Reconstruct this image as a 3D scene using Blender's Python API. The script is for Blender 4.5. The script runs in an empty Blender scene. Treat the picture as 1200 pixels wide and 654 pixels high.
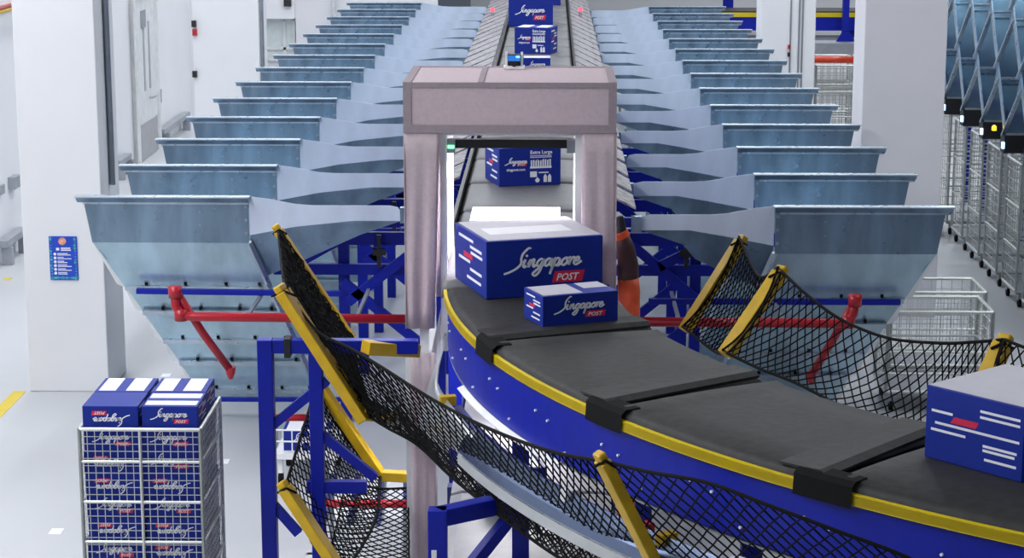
import bpy, bmesh, math, random
from mathutils import Vector, Matrix
random.seed(7)
SC = bpy.context.scene
COL = SC.collection
V = Vector
# ------------------------------------------------------------------ camera model (24 m scale hall, metres)
F = 2400.0; CZ = 5.3
PITCH = math.atan(497/2400.0); YAW = math.atan(48*math.cos(PITCH)/2400.0)
FW = V((-math.sin(YAW)*math.cos(PITCH), math.cos(YAW)*math.cos(PITCH), -math.sin(PITCH)))
RT = V((math.cos(YAW), math.sin(YAW), 0)); UP = RT.cross(FW); CP = V((0, 0, CZ))
def ray(x, y): return FW + RT*((x-600)/F) - UP*((y-327)/F)
def PZ(x, y, z): d = ray(x, y); return CP + d*((z-CZ)/d.z)      # survey: sight line met with a level plane
def PY(x, y, Y): d = ray(x, y); return CP + d*(Y/d.y)           # ... with a cross plane
def PX(x, y, X): d = ray(x, y); return CP + d*(X/d.x)           # ... with a lengthwise plane

# ------------------------------------------------------------------ materials
MATS = {}
def M(name, col, rough=.5, metal=0., var=.08, scale=6., bump=0., emit=None, es=0., transl=0., spec=.5, coat=0.):
    if name in MATS: return MATS[name]
    m = bpy.data.materials.new(name); m.use_nodes = True
    nt = m.node_tree; N = nt.nodes; L = nt.links
    b = N['Principled BSDF']
    tc = N.new('ShaderNodeTexCoord')
    nz = N.new('ShaderNodeTexNoise'); nz.inputs['Scale'].default_value = scale; nz.inputs['Detail'].default_value = 5
    L.new(tc.outputs['Object'], nz.inputs['Vector'])
    rp = N.new('ShaderNodeValToRGB')
    c0 = [max(0, c*(1-var)) for c in col]; c1 = [min(1, c*(1+var)) for c in col]
    rp.color_ramp.elements[0].color = (*c0, 1); rp.color_ramp.elements[1].color = (*c1, 1)
    rp.color_ramp.elements[0].position = .3; rp.color_ramp.elements[1].position = .7
    L.new(nz.outputs['Fac'], rp.inputs['Fac']); L.new(rp.outputs['Color'], b.inputs['Base Color'])
    b.inputs['Roughness'].default_value = rough; b.inputs['Metallic'].default_value = metal
    b.inputs['Specular IOR Level'].default_value = spec
    b.inputs['Coat Weight'].default_value = coat
    if bump:
        bp = N.new('ShaderNodeBump'); bp.inputs['Strength'].default_value = bump; bp.inputs['Distance'].default_value = .01
        L.new(nz.outputs['Fac'], bp.inputs['Height']); L.new(bp.outputs['Normal'], b.inputs['Normal'])
    if emit:
        b.inputs['Emission Color'].default_value = (*emit, 1); b.inputs['Emission Strength'].default_value = es
    if transl:
        tr = N.new('ShaderNodeBsdfTranslucent'); mx = N.new('ShaderNodeMixShader'); mx.inputs[0].default_value = transl
        L.new(rp.outputs['Color'], tr.inputs['Color']); L.new(b.outputs[0], mx.inputs[1]); L.new(tr.outputs[0], mx.inputs[2])
        L.new(mx.outputs[0], N['Material Output'].inputs['Surface'])
    MATS[name] = m; return m

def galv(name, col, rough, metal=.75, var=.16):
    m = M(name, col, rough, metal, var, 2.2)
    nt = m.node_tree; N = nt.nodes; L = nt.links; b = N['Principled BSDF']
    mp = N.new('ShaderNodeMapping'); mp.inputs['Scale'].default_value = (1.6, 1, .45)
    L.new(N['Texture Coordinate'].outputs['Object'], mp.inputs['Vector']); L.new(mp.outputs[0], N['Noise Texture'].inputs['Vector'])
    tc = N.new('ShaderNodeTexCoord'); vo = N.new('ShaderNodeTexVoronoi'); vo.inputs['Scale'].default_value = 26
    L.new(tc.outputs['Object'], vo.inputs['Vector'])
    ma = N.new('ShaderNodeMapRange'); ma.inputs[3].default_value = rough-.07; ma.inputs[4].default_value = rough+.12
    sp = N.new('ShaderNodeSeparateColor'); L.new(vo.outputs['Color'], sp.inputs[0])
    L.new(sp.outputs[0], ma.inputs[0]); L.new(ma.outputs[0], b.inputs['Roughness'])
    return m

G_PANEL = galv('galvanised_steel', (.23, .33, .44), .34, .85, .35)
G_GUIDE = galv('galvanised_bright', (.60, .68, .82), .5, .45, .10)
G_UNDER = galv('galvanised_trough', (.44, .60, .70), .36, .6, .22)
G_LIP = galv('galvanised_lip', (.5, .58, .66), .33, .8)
WHITE_SHEET = M('white_sheet', (.85, .87, .9), .5)
SKIRT_GREY = M('grey_scuffed_plate', (.26, .25, .27), .65, .1, .5, 14)
BLUE = M('blue_steel_paint', (.002, .011, .31), .4, 0, .12, 3, spec=.3)
BLUE_DK = M('dark_blue_sheet', (.008, .022, .16), .42, 0, .15, 2)
YEL = M('yellow_paint', (.56, .345, .004), .42, 0, .12, 8)
YEL_STRIP = M('yellow_strip', (.66, .50, .006), .4, 0, .08, 4)
BELT = M('black_rubber_belt', (.026, .0255, .026), .62, 0, .25, 16, .25, spec=.3)
BELT_G = M('carrier_belt_lit', (.115, .115, .125), .5, 0, .1, 12, .1)  # lighter copy of the bend belt; tunnel light is put into its grey
RUB = M('black_rubber', (.008, .008, .009), .85, spec=.12)
BLACK = M('black_plastic', (.01, .01, .012), .45)
NET = M('black_net_cord', (.004, .004, .004), .8, spec=.15)
RED = M('red_pipe_paint', (.42, .012, .025), .3, 0, .1, 5)
ORANGE = M('orange_hose', (.85, .11, .03), .5, 0, .12, 14)
WALL = M('white_painted_wall', (.74, .75, .78), .7, 0, .025, .8)
COLM = M('white_column_paint', (.76, .765, .79), .65, 0, .025, 1.2)
GREYC = M('dim_grey_paint', (.70, .69, .73), .65, 0, .03, 1.2)  # greyer column white; weaker light on column_3 is put into it
FLOOR = M('grey_epoxy_floor', (.50, .515, .54), .32, 0, .05, .5)
CEIL = M('ceiling_paint', (.55, .56, .58), .8)
BOXB = M('blue_printed_card', (.007, .024, .255), .5, 0, .06, 5, spec=.25)
BOXW = M('white_print', (.80, .81, .85), .5, 0, .03)
BOXG = M('pale_box_lid', (.50, .49, .56), .5, 0, .04)
BOXR = M('red_print', (.62, .015, .06), .45, 0, .05)
FAB = M('mauve_fabric', (.70, .60, .64), .9, 0, .05, 40, .15, transl=.3)
HEM = M('mauve_fabric_hem', (.38, .315, .35), .9, 0, .06, 40, transl=.12)
POSTW = M('white_aluminium', (.85, .86, .88), .35)
GREYM = M('grey_metal', (.34, .36, .4), .4, .5)
WIRE = M('zinc_wire', (.60, .62, .60), .38, .45, .06)
PLATE = M('curved_sheet_lit', (.66, .70, .76), .3, .7, .06, 2)  # lit copy of the curved sheet around the bend
DOORM = M('door_paint', (.66, .67, .68), .5)
DOORK = M('door_kick_plate', (.35, .35, .37), .5)
GLASS = M('pale_window', (.62, .68, .67), .2)
POSTER = M('poster_blue', (.01, .06, .52), .4, 0, .1, 10)
POSTER_G = M('poster_leaf_green', (.05, .36, .42), .45, 0, .5, 30)
LEDR = M('red_led', (.8, .02, .03), .4, emit=(1, .03, .05), es=6)
LEDG = M('green_led', (.1, .8, .3), .4, emit=(.15, 1, .4), es=4)
SCREEN = M('blue_screen', (.02, .12, .5), .3, emit=(.03, .25, .8), es=.5)
AMBER = M('amber_beacon', (.9, .4, .02), .4, emit=(1, .45, .02), es=3)
STEEL = M('sheet_dark_reflection', (.17, .22, .34), .22, .9, .1, 2)  # darker copy of the curved sheet; bluish reflection put into the colour
RAILG = M('light_grey_rail', (.42, .44, .45), .45, .2)
SHELFB = M('blue_slide_sheet', (.46, .58, .84), .16, .9, .6, 1.1, 1.)

# ------------------------------------------------------------------ mesh helpers
ORG = {}
class MB:
    def __init__(s): s.v = []; s.f = []
    def add(s, vs, fs):
        o = len(s.v); s.v += [V(p) for p in vs]; s.f += [tuple(i+o for i in f) for f in fs]; return s
    def box(s, a, b, m=None):
        x0, y0, z0 = a; x1, y1, z1 = b
        p = [V((x, y, z)) for z in (z0, z1) for x, y in ((x0, y0), (x1, y0), (x1, y1), (x0, y1))]
        if m is not None: p = [m @ q for q in p]
        return s.add(p, [(3, 2, 1, 0), (4, 5, 6, 7), (0, 1, 5, 4), (1, 2, 6, 5), (2, 3, 7, 6), (3, 0, 4, 7)])
    def bar(s, p, q, w, h, up=(0, 0, 1)):
        p = V(p); q = V(q); d = (q-p).normalized(); u = V(up)
        r = d.cross(u)
        if r.length < 1e-4: r = d.cross(V((0, 1, 0)))
        r.normalize(); u = r.cross(d)
        a = r*(w/2); b = u*(h/2)
        P = [p-a-b, p+a-b, p+a+b, p-a+b, q-a-b, q+a-b, q+a+b, q-a+b]
        return s.add(P, [(3, 2, 1, 0), (4, 5, 6, 7), (0, 1, 5, 4), (1, 2, 6, 5), (2, 3, 7, 6), (3, 0, 4, 7)])
    def tube(s, pts, r, n=8, cap=True):
        pts = [V(p) for p in pts]; rings = []; prev = None
        for i, p in enumerate(pts):
            d = ((pts[min(i+1, len(pts)-1)]-p).normalized() + (p-pts[max(i-1, 0)]).normalized())
            d = d.normalized() if d.length > 1e-6 else V((0, 0, 1))
            if prev is None:
                a = d.orthogonal().normalized()
            else:
                a = prev - d*prev.dot(d); a.normalize()
            prev = a; b = d.cross(a)
            rr = r[i] if isinstance(r, (list, tuple)) else r
            rings.append([p + (a*math.cos(2*math.pi*k/n)+b*math.sin(2*math.pi*k/n))*rr for k in range(n)])
        vs = [q for R in rings for q in R]; fs = []
        for i in range(len(pts)-1):
            for k in range(n):
                k2 = (k+1) % n; fs.append((i*n+k, i*n+k2, (i+1)*n+k2, (i+1)*n+k))
        if cap: fs += [tuple(range(n-1, -1, -1)), tuple((len(pts)-1)*n+k for k in range(n))]
        return s.add(vs, fs)
    def slab(s, poly, th):                       # polygon (3D points) extruded along th
        n = len(poly); th = V(th); P = [V(p) for p in poly]
        return s.add(P+[p+th for p in P], [tuple(range(n-1, -1, -1)), tuple(range(n, 2*n))]+[(i, (i+1) % n, n+(i+1) % n, n+i) for i in range(n)])
    def grid(s, rows, th=None):                  # rows of points -> sheet with thickness th (vector)
        nr = len(rows); nc = len(rows[0]); P = [V(p) for r in rows for p in r]
        fs = [(i*nc+j, i*nc+j+1, (i+1)*nc+j+1, (i+1)*nc+j) for i in range(nr-1) for j in range(nc-1)]
        if th is None: return s.add(P, fs)
        k = nr*nc; Q = P+[p+V(th) for p in P]
        fs2 = fs+[tuple(x+k for x in reversed(f)) for f in fs]
        ed = [(j, j+1) for j in range(nc-1)]+[(i*nc+nc-1, (i+1)*nc+nc-1) for i in range(nr-1)]+[((nr-1)*nc+j+1, (nr-1)*nc+j) for j in range(nc-1)]+[((i+1)*nc, i*nc) for i in range(nr-1)]
        fs2 += [(b, a, a+k, b+k) for a, b in ed]
        return s.add(Q, fs2)
    def build(s, name, mat, parent=None, bevel=0., smooth=False, origin=None):
        if parent is not None: org = ORG[parent.name]
        elif origin is not None: org = V(origin)
        else:
            xs = [p.x for p in s.v]; ys = [p.y for p in s.v]; zs = [p.z for p in s.v]
            org = V(((min(xs)+max(xs))/2, (min(ys)+max(ys))/2, min(zs)))
        me = bpy.data.meshes.new(name)
        me.from_pydata([p-org for p in s.v], [], s.f); me.update()
        bm = bmesh.new(); bm.from_mesh(me); bmesh.ops.recalc_face_normals(bm, faces=bm.faces)
        bm.to_mesh(me); bm.free()
        if smooth:
            for f in me.polygons: f.use_smooth = True
        me.materials.append(mat)
        o = bpy.data.objects.new(name, me); COL.objects.link(o)
        if parent is not None: o.parent = parent
        else: o.location = org
        if bevel:
            b = o.modifiers.new('bevel', 'BEVEL'); b.width = bevel; b.segments = 2; b.limit_method = 'ANGLE'
        ORG[o.name] = org
        return o
def tag(o, label, cat, group=None, kind=None):
    o['label'] = label; o['category'] = cat
    if group: o['group'] = group
    if kind: o['kind'] = kind
    return o
def thing(name, loc, label, cat, group=None):
    o = bpy.data.objects.new(name, None); COL.objects.link(o); o.location = loc; o.empty_display_size = .2
    ORG[o.name] = V(loc); return tag(o, label, cat, group)
def copy_tree(o, parent=None):
    c = o.copy(); COL.objects.link(c)
    if parent is not None: c.parent = parent
    for ch in list(o.children): copy_tree(ch, c)
    return c
def struct(o): o['kind'] = 'structure'; return o
ORD = ['front-most', 'second', 'third', 'fourth', 'fifth', 'sixth', 'seventh', 'eighth', 'ninth', 'tenth', 'eleventh', 'twelfth', 'thirteenth', 'fourteenth', 'fifteenth', 'sixteenth', 'seventeenth', 'eighteenth', 'nineteenth', 'twentieth', 'twenty-first', 'twenty-second', 'twenty-third']

def text_mesh(body, size, shear=0., th=.0006, bold=0.):
    c = bpy.data.curves.new('t', 'FONT'); c.body = body; c.size = size; c.shear = shear; c.extrude = th; c.resolution_u = 2; c.offset = bold
    o = bpy.data.objects.new('t', c); COL.objects.link(o)
    bpy.context.view_layer.update()
    me = bpy.data.meshes.new_from_object(o.evaluated_get(bpy.context.evaluated_depsgraph_get()))
    P = [v.co.copy() for v in me.vertices]; Fs = [tuple(p.vertices) for p in me.polygons]
    bpy.data.objects.remove(o); bpy.data.curves.remove(c); bpy.data.meshes.remove(me)
    return P, Fs
# ------------------------------------------------------------------ hand-lettered script logo, unit width
def catmull(P, n=6):
    out = []
    for i in range(len(P)-1):
        p0 = P[max(i-1, 0)]; p1 = P[i]; p2 = P[i+1]; p3 = P[min(i+2, len(P)-1)]
        for k in range(n):
            t = k/n
            out.append(tuple(.5*((2*p1[a])+(-p0[a]+p2[a])*t+(2*p0[a]-5*p1[a]+4*p2[a]-p3[a])*t*t+(-p0[a]+3*p1[a]-3*p2[a]+p3[a])*t**3) for a in (0, 1)))
    out.append(P[-1]); return out
LET = {
 'S': ([(-1.3, -.75), (-.6, -.55), (.2, -.1), (.62, .5), (.45, 1.1), (.45, 1.8), (.95, 2.5), (1.35, 2.45)], .75),
 'i': ([(.12, .6), (.32, 1), (.28, .2), (.5, 0), (.72, .22)], .92),
 'n': ([(-.05, .3), (.15, 1), (.12, 0), (.35, .8), (.62, 1), (.7, .2), (.9, 0), (1.1, .3)], 1.05),
 'g': ([(.9, .9), (.5, 1), (.15, .6), (.3, .05), (.7, .2), (.95, .95), (.85, -.6), (.4, -1.2), (0, -.9), (.6, -.2), (1.2, .3)], 1.1),
 'a': ([(.9, .9), (.5, 1), (.15, .6), (.3, .05), (.7, .2), (.95, .95), (.95, .2), (1.15, 0), (1.35, .3)], 1.2),
 'p': ([(-.05, .3), (.25, 1), (.1, -1.1), (.2, .5), (.5, 1), (.85, .8), (.8, .2), (.4, .05), (.9, 0), (1.2, .3)], 1.1),
 'o': ([(.6, 1), (.2, .7), (.2, .2), (.55, 0), (.9, .4), (.7, .95), (1.2, .85)], 1.05),
 'r': ([(0, .8), (.15, 1), (.2, 0), (.3, .7), (.6, 1), (.8, .9)], .75),
 'e': ([(0, .4), (.6, .6), (.5, 1), (.15, .8), (.1, .2), (.5, 0), (1.1, .45)], 1.0)}
def script_strokes():
    out = []; x = 1.2
    for ch in 'Singapore':
        p, w = LET[ch]
        out.append([(x+a+.35*b, b) for a, b in catmull(p)])
        if ch == 'i': out.append([(x+.30+.35*b+a, b) for a, b in ((-.06, 1.42), (0, 1.5), (.10, 1.62))])
        x += w
    W = x+.5
    return [[((a)/W, b/W) for a, b in s] for s in out], W
STROKES, SW = script_strokes()
def add_script(mb, origin, ux, uy, width, un, pen=.0135, wgt=1.):
    for si, s in enumerate(STROKES):
        un_ = V(un)*(.0008+.0003*si)
        rows = []
        for i, (a, b) in enumerate(s):
            p0 = s[max(i-1, 0)]; p1 = s[min(i+1, len(s)-1)]
            t = V((p1[0]-p0[0], p1[1]-p0[1])); t = t.normalized() if t.length else V((1, 0)); nn = V((-t.y, t.x))
            w = pen*wgt*(.75+.45*abs(t.dot(V((.45, .89)))))
            q = []
            for sg in (-1, 1):
                x = a+nn.x*w*sg/1; y = b+nn.y*w*sg
                q.append(V(origin)+V(ux)*x*width+V(uy)*y*width)
            rows.append(q)
        mb.grid(rows, un_)
def quad_patch(mb, origin, ux, uy, pts, un, th=.0006):
    mb.slab([V(origin)+V(ux)*a+V(uy)*b for a, b in pts], V(un)*th)

# ------------------------------------------------------------------ parcel boxes
def parcel(w, d, h, style='script', flip=False, lid='strips', side='small', lidm=None):
    """local box, base at z=0, front at -y; returns root Empty at the origin"""
    r = thing('parcel_box', (0, 0, 0), 'x', 'box')
    b = MB().box((-w/2, -d/2, 0), (w/2, d/2, h)).build('carton', BOXB, r, bevel=.004)
    X = V((1, 0, 0)); Zv = V((0, 0, 1)); c = V((0, -d/2-.0004, h/2)); n = V((0, -1, 0))
    if flip: X = -X; Zv = -Zv
    if style == 'script':
        m = MB(); Wd = w*.66; add_script(m, c-X*Wd*.5+Zv*h*.02, X, Zv, Wd, n, wgt=.92); m.build('script_logo', BOXW, r)
        bw = w*.26; bh = min(h*.2, bw*.42); o = c+X*w*.06-Zv*(h*.08+bh)
        m = MB(); quad_patch(m, o, X, Zv, [(0, 0), (bw, 0), (bw+bh*.25, bh), (bh*.25, bh)], n, .0008); bd = m.build('red_badge', BOXR, r)
        P, Fs = text_mesh('POST', bh*.85, .3, .0004, bh*.015)
        xs = max(p.x for p in P); k = bw*.78/xs
        m = MB(); m.add([o+X*(bw*.13+p.x*k)+Zv*(bh*.18+p.y)+n*(.0012+p.z) for p in P], Fs); m.build('badge_text', BOXW, bd)
    elif style == 'side':
        m = MB()
        for z, a, e in ((.16, -.44, -.22), (.30, .06, .46), (.22, .06, .46), (.0, -.40, .46), (-.10, -.44, -.08), (-.16, .1, .44), (-.22, .1, .42), (-.34, .12, .44)):
            quad_patch(m, c, X, Zv, [(w*a, h*z), (w*e, h*z), (w*e, h*(z+.035)), (w*a, h*(z+.035))], n)
        m.build('side_print', BOXW, r)
        m = MB(); quad_patch(m, c, X, Zv, [(-w*.24, h*.06), (w*.02, h*.06), (w*.05, h*.15), (-w*.20, h*.15)], n); m.build('red_badge', BOXR, r)
    else:                                                   # extra large face
        m = MB(); Wd = w*.36; o = c-X*w*.40+Zv*h*.1; add_script(m, o, X, Zv, Wd, n, wgt=1.3); m.build('script_logo', BOXW, r)
        bw = w*.15; bh = h*.09; o2 = c-X*w*.21+Zv*h*.02
        m = MB(); quad_patch(m, o2, X, Zv, [(0, 0), (bw, 0), (bw+bh*.25, bh), (bh*.25, bh)], n, .0008); bd = m.build('red_badge', BOXR, r)
        P, Fs = text_mesh('POST', bh*.85, .3, .0004, bh*.015); xs = max(p.x for p in P); k = bw*.78/xs
        m = MB(); m.add([o2+X*(bw*.13+p.x*k)+Zv*(bh*.18+p.y)+n*(.0012+p.z) for p in P], Fs); m.build('badge_text', BOXW, bd)
        def txt(s, x, z, width, size, nm, bold=.0):
            P, Fs = text_mesh(s, size, 0, .0004, bold); xs = max(p.x for p in P); k = width/xs
            m = MB(); m.add([c+X*(x+p.x*k)+Zv*(z+p.y)+n*(.0006+p.z) for p in P], Fs); m.build(nm, BOXW, r)
        txt('singpost.com', -w*.38, -h*.10, w*.30, h*.10, 'web_address', h*.002)
        txt('Extra Large', 0.0, h*.33, w*.36, h*.13, 'size_title', h*.003)
        m = MB(); rr = random.Random(3)
        for i in range(9):
            x0 = w*.01+i*w*.038
            quad_patch(m, c, X, Zv, [(x0, -h*.02), (x0+w*.024, -h*.02), (x0+w*.024, h*.14+rr.random()*h*.06), (x0, h*.14+rr.random()*h*.06)], n, .0008)
        for z in (.27, .23): quad_patch(m, c, X, Zv, [(0, h*z), (w*.35, h*z), (w*.35, h*(z+.018)), (0, h*(z+.018))], n, .0008)
        quad_patch(m, c, X, Zv, [(0, -h*.05), (w*.35, -h*.05), (w*.35, h*.0), (0, h*.0)], n, .0008)
        m.build('size_table', BOXW, r)
        m = MB()
        quad_patch(m, c, X, Zv, [(0, -h*.28), (w*.11, -h*.28), (w*.11, -h*.13), (0, -h*.13)], n, .0008)
        quad_patch(m, c, X, Zv, [(w*.14, -h*.18), (w*.30, -h*.18), (w*.30, -h*.15), (w*.14, -h*.15)], n, .0008)
        quad_patch(m, c, X, Zv, [(w*.10, -h*.42), (w*.14, -h*.42), (w*.16, -h*.36), (w*.12, -h*.28), (w*.08, -h*.36)], n, .0008)
        for x in (.22, .29): quad_patch(m, c, X, Zv, [(w*x, -h*.42), (w*(x+.055), -h*.42), (w*(x+.055), -h*.27), (w*(x+.027), -h*.2), (w*x, -h*.27)], n, .0008)
        m.build('handling_icons', BOXW, r)
    if style == 'side': pass
    # side print on both ends
    for sx in (-1, 1):
        m = MB(); o = V((sx*(w/2+.0004), 0, h/2)); U = V((0, -sx*-1, 0)); n2 = V((sx, 0, 0))
        for z, a, e in ((.33, -.36, .1), (.22, .0, .36), (.12, .02, .38), (-.06, -.36, .0), (-.18, .0, .36), (-.34, -.1, .34)):
            quad_patch(m, o, U, V((0, 0, 1)), [(d*a, h*z), (d*e, h*z), (d*e, h*(z+.05)), (d*a, h*(z+.05))], n2, .0008)
        m.build('side_print', BOXW, r)
        m = MB(); quad_patch(m, o, U, V((0, 0, 1)), [(-d*.2, h*.02), (d*.08, h*.02), (d*.08, h*.11), (-d*.2, h*.11)], n2, .0008); m.build('side_badge', BOXR, r)
    z = h+.0004
    if lid == 'strips':
        m = MB()
        for x0, x1 in ((-.43, -.12), (.07, .40)): m.box((w*x0, -d*.44, z), (w*x1, d*.46, z+.001))
        m.build('lid_panel', BOXW, r)
    elif lid == 'bands':
        m = MB()
        for y0, y1 in ((-.40, -.12), (.08, .38)): m.box((-w*.46, d*y0, z), (w*.46, d*y1, z+.001))
        m.build('lid_panel', BOXW, r)
    elif lid == 'full':
        m = MB().box((-w*.47, -d*.46, z), (w*.5, d*.5, z+.001)); m.build('lid_panel', lidm or BOXG, r)
        m = MB().box((-w*.38, -d*.2, z+.001), (w*.33, d*.12, z+.002)); m.build('tape_strip', BOXW, r)
    elif lid == 'half':
        m = MB().box((-w*.47, -d*.42, z), (w*.05, d*.48, z+.001)).box((w*.16, -d*.05, z), (w*.48, d*.48, z+.001)); m.build('lid_panel', BOXG, r)
    elif lid == 'grey':
        m = MB().box((-w*.5, -d*.48, z), (w*.5, d*.5, z+.001)); m.build('lid_panel', BOXG, r)
    return r
def place(o, loc, rz, label, group=None):
    o.location = loc; o.rotation_euler = (0, 0, rz); o['label'] = label
    if group: o['group'] = group
    return o

# ================================================================== SETTING
struct(MB().box((-14, -2, -.1), (24, 66, 0)).build('floor', FLOOR))
struct(MB().box((-7.55, 2, 0), (-7.3, 47, 9)).build('wall_left', WALL))
struct(MB().box((-7.3, 46.6, 0), (-2.6, 46.9, 9)).build('wall_back', WALL))
struct(MB().box((-2.6, 65.6, 0), (24, 65.9, 9)).build('wall_rear', WALL))
struct(MB().box((-7.3, 41.2, 0), (-6.95, 42.0, 9)).build('trim_1', GREYC))
def column(name, x0, x1, y0, y1, mat):
    return struct(MB().box((x0, y0, 0), (x1, y1, 9)).build(name, mat, bevel=.012))
column('column_1', -5.25, -4.45, 19.9, 20.75, COLM)
cl = PY(226, 60, 31.9).x; cr = PY(304, 60, 31.9).x
column('column_2', cl, cr, 31.9, 32.8, COLM)
column('column_3', 3.56, 4.50, 23.5, 24.3, GREYC)
column('column_4', 3.58, 4.52, 35.4, 36.2, COLM)
# yellow lane line
struct(MB().box((-5.42, 8, 0), (-5.29, 19.9, .004)).build('trim_2', YEL_STRIP))
# door on left wall
d0 = PX(159, 188, -7.29).y; d1 = PX(182, 172, -7.29).y
dr = MB().box((-7.3, d0, 0), (-7.22, d1, 2.9)).build('door_1', DOORM); struct(dr)
MB().box((-7.22, d0+.1, .02), (-7.205, d1-.1, .65)).build('kick_plate', DOORK, dr)
MB().box((-7.22, d0+(d1-d0)*.36, 1.2), (-7.21, d0+(d1-d0)*.42, 2.4)).box((-7.22, d0+(d1-d0)*.62, 1.2), (-7.21, d0+(d1-d0)*.68, 2.4)).build('vision_panel', DOORK, dr)
MB().tube([(-7.2, d0+(d1-d0)*.55, 1.05), (-7.14, d0+(d1-d0)*.55, 1.05), (-7.14, d0+(d1-d0)*.7, 1.05)], .02).build('door_handle', GREYM, dr)
MB().box((-7.225, d0-.1, 0), (-7.18, d0, 3.0)).box((-7.225, d1, 0), (-7.18, d1+.1, 3.0)).box((-7.225, d0-.1, 2.9), (-7.18, d1+.1, 3.0)).build('door_frame', DOORM, dr)
# window on back wall
wa = PY(309, 23, 46.5); wb = PY(345, 70, 46.5)
wn = MB().box((wa.x, 46.55, wb.z), (wb.x, 46.6, wa.z)).build('window_1', GLASS); struct(wn)
wm = MB()
for x in (wa.x, wa.x+(wb.x-wa.x)*.68, wb.x): wm.box((x-.03, 46.5, wb.z), (x+.03, 46.56, wa.z))
for z in (wb.z, wb.z+(wa.z-wb.z)*.28, wa.z): wm.box((wa.x, 46.5, z-.03), (wb.x, 46.56, z+.03))
wm.build('window_frame', DOORM, wn)
p0 = PY(307, 0, 46.2); p1 = PY(345, 22, 46.2)
struct(MB().box((p0.x, 46.2, p1.z), (p1.x, 46.6, 9)).build('trim_3', COLM))
tag(MB().box(PY(335, 5, 46.1)-V((.05, 0, .05)), PY(340, 1, 46.2)+V((.03, 0, .03))).build('sensor', BLACK), 'small black sensor high on the white bulkhead above the rear window', 'sensor')
p0 = PY(346, 0, 46.4); p1 = PY(389, 0, 46.4)
struct(MB().box((p0.x, 46.4, 0), (p1.x, 46.6, 9)).build('trim_4', GREYC))
# pipes on columns / walls
def pipe(name, pts, r, mat, label, cat='pipe', group=None, n=10):
    o = MB().tube(pts, r, n).build(name, mat, smooth=True); return tag(o, label, cat, group)
pipe('wall_pipe', [(-4.42, 20.3, 2.05), (-4.42, 20.3, 8.8)], .03, GREYM, 'dark grey downpipe on the side of the left front white column')
px_ = PY(306, 40, 31.85); pipe('wall_pipe', [(px_.x, 31.95, 0), (px_.x, 31.95, 8.8)], .03, GREYM, 'thin grey conduit along right edge of the second left column')
pipe('wall_pipe', [(PY(391, 5, 46.3).x, 46.3, 0), (PY(391, 5, 46.3).x, 46.3, 8.8)], .05, POSTW, 'white vertical pipe by the rear wall near the chute tops')
for i, (x, nm) in enumerate(((927, 'leftmost thin grey conduit up the far right white column'), (937, 'middle thin grey conduit up the far right white column'), (941, 'rightmost thin grey conduit up the far right white column'))):
    q = PY(x, 30, 35.33); pipe('conduit', [(q.x, 35.385, 0), (q.x, 35.385, 8.8)], .014, GREYM, nm, group='conduits on the far right column')
for i, z in enumerate((PY(925, 55, 35.3).z, PY(925, 64, 35.3).z)):
    q = PY(925, 57, 35.3)
    tag(MB().box((q.x-.02, 35.34, z-.04), (q.x+.02, 35.40, z+.03)).build('call_point', (RED, BLACK)[i]), ('small red call point on the far right column', 'small dark switch below the red call point on far column')[i], 'switch')
for i, (px, py, mat, lb) in enumerate(((227, 28, BLACK, 'upper dark wall box at left edge of second left column'), (228, 38, RED, 'red wall box just below the dark box on second left column'), (228, 87, BLACK, 'lowest small dark box on second left column'))):
    q = PY(px, py, 31.85)
    tag(MB().box((q.x-.035, 31.84, q.z-.05), (q.x+.035, 31.9, q.z+.05)).build('alarm_box', mat), lb, 'switch')
q = PX(165, 22, -7.25)
tag(MB().box((-7.3, q.y-.2, q.z-.15), (-7.2, q.y+.2, q.z+.15)).build('wall_lamp', GREYM), 'small grey box lamp high on left wall above the door', 'lamp')
q = PX(186, 113, -7.25)
tag(MB().box((-7.3, q.y-.15, q.z-.12), (-7.22, q.y+.15, q.z+.12)).build('light_switch', GREYM), 'small grey switch on left wall beside the door', 'switch')
# wall pipes top left
for i, (y, m, nm) in enumerate(((17, YEL, 'yellow pipe along left wall near the top left corner'), (12, RED, 'red pipe along left wall just above the yellow pipe'))):
    a = PX(-10, y, -7.2)
    pipe('wall_pipe', [(-7.2, 20, a.z), (-7.2, 29, a.z)], .028, m, nm)
# floor bumper rails
def bumper(px0, py0, px1, py1, label):
    a = PX(px0, py0, -7.2); b = PX(px1, py1, -7.2)
    t = thing('wall_bumper', (-7.15, (a.y+b.y)/2, 0), label, 'bumper rail')
    MB().box((-7.28, a.y, .24), (-7.14, b.y, .34)).build('rail', GREYM, t, bevel=.01)
    for k in (.1, .9): MB().box((-7.24, a.y+(b.y-a.y)*k-.05, 0), (-7.1, a.y+(b.y-a.y)*k+.05, .24)).build('foot', GREYM, t)
bumper(4, 300, 28, 284, 'grey bumper rail at foot of left wall, left of the front column')
bumper(138, 206, 151, 195, 'grey bumper rail at foot of left wall just before the door')
bumper(190, 168, 220, 146, 'grey bumper rail at foot of left wall beyond the door')
a = PX(17, 213, -7.25)
tag(MB().box((-7.3, a.y-.15, a.z-.08), (-7.2, a.y+.15, a.z+.08)).build('socket_box', GREYM), 'grey socket box on left wall beside the front column', 'socket')
a = PX(4, 222, -7.25)
tag(MB().box((-7.3, a.y-.08, a.z-.06), (-7.25, a.y+.08, a.z+.06)).build('socket_box', GREYM), 'tiny dark socket on left wall at the photo edge', 'socket')
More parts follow.
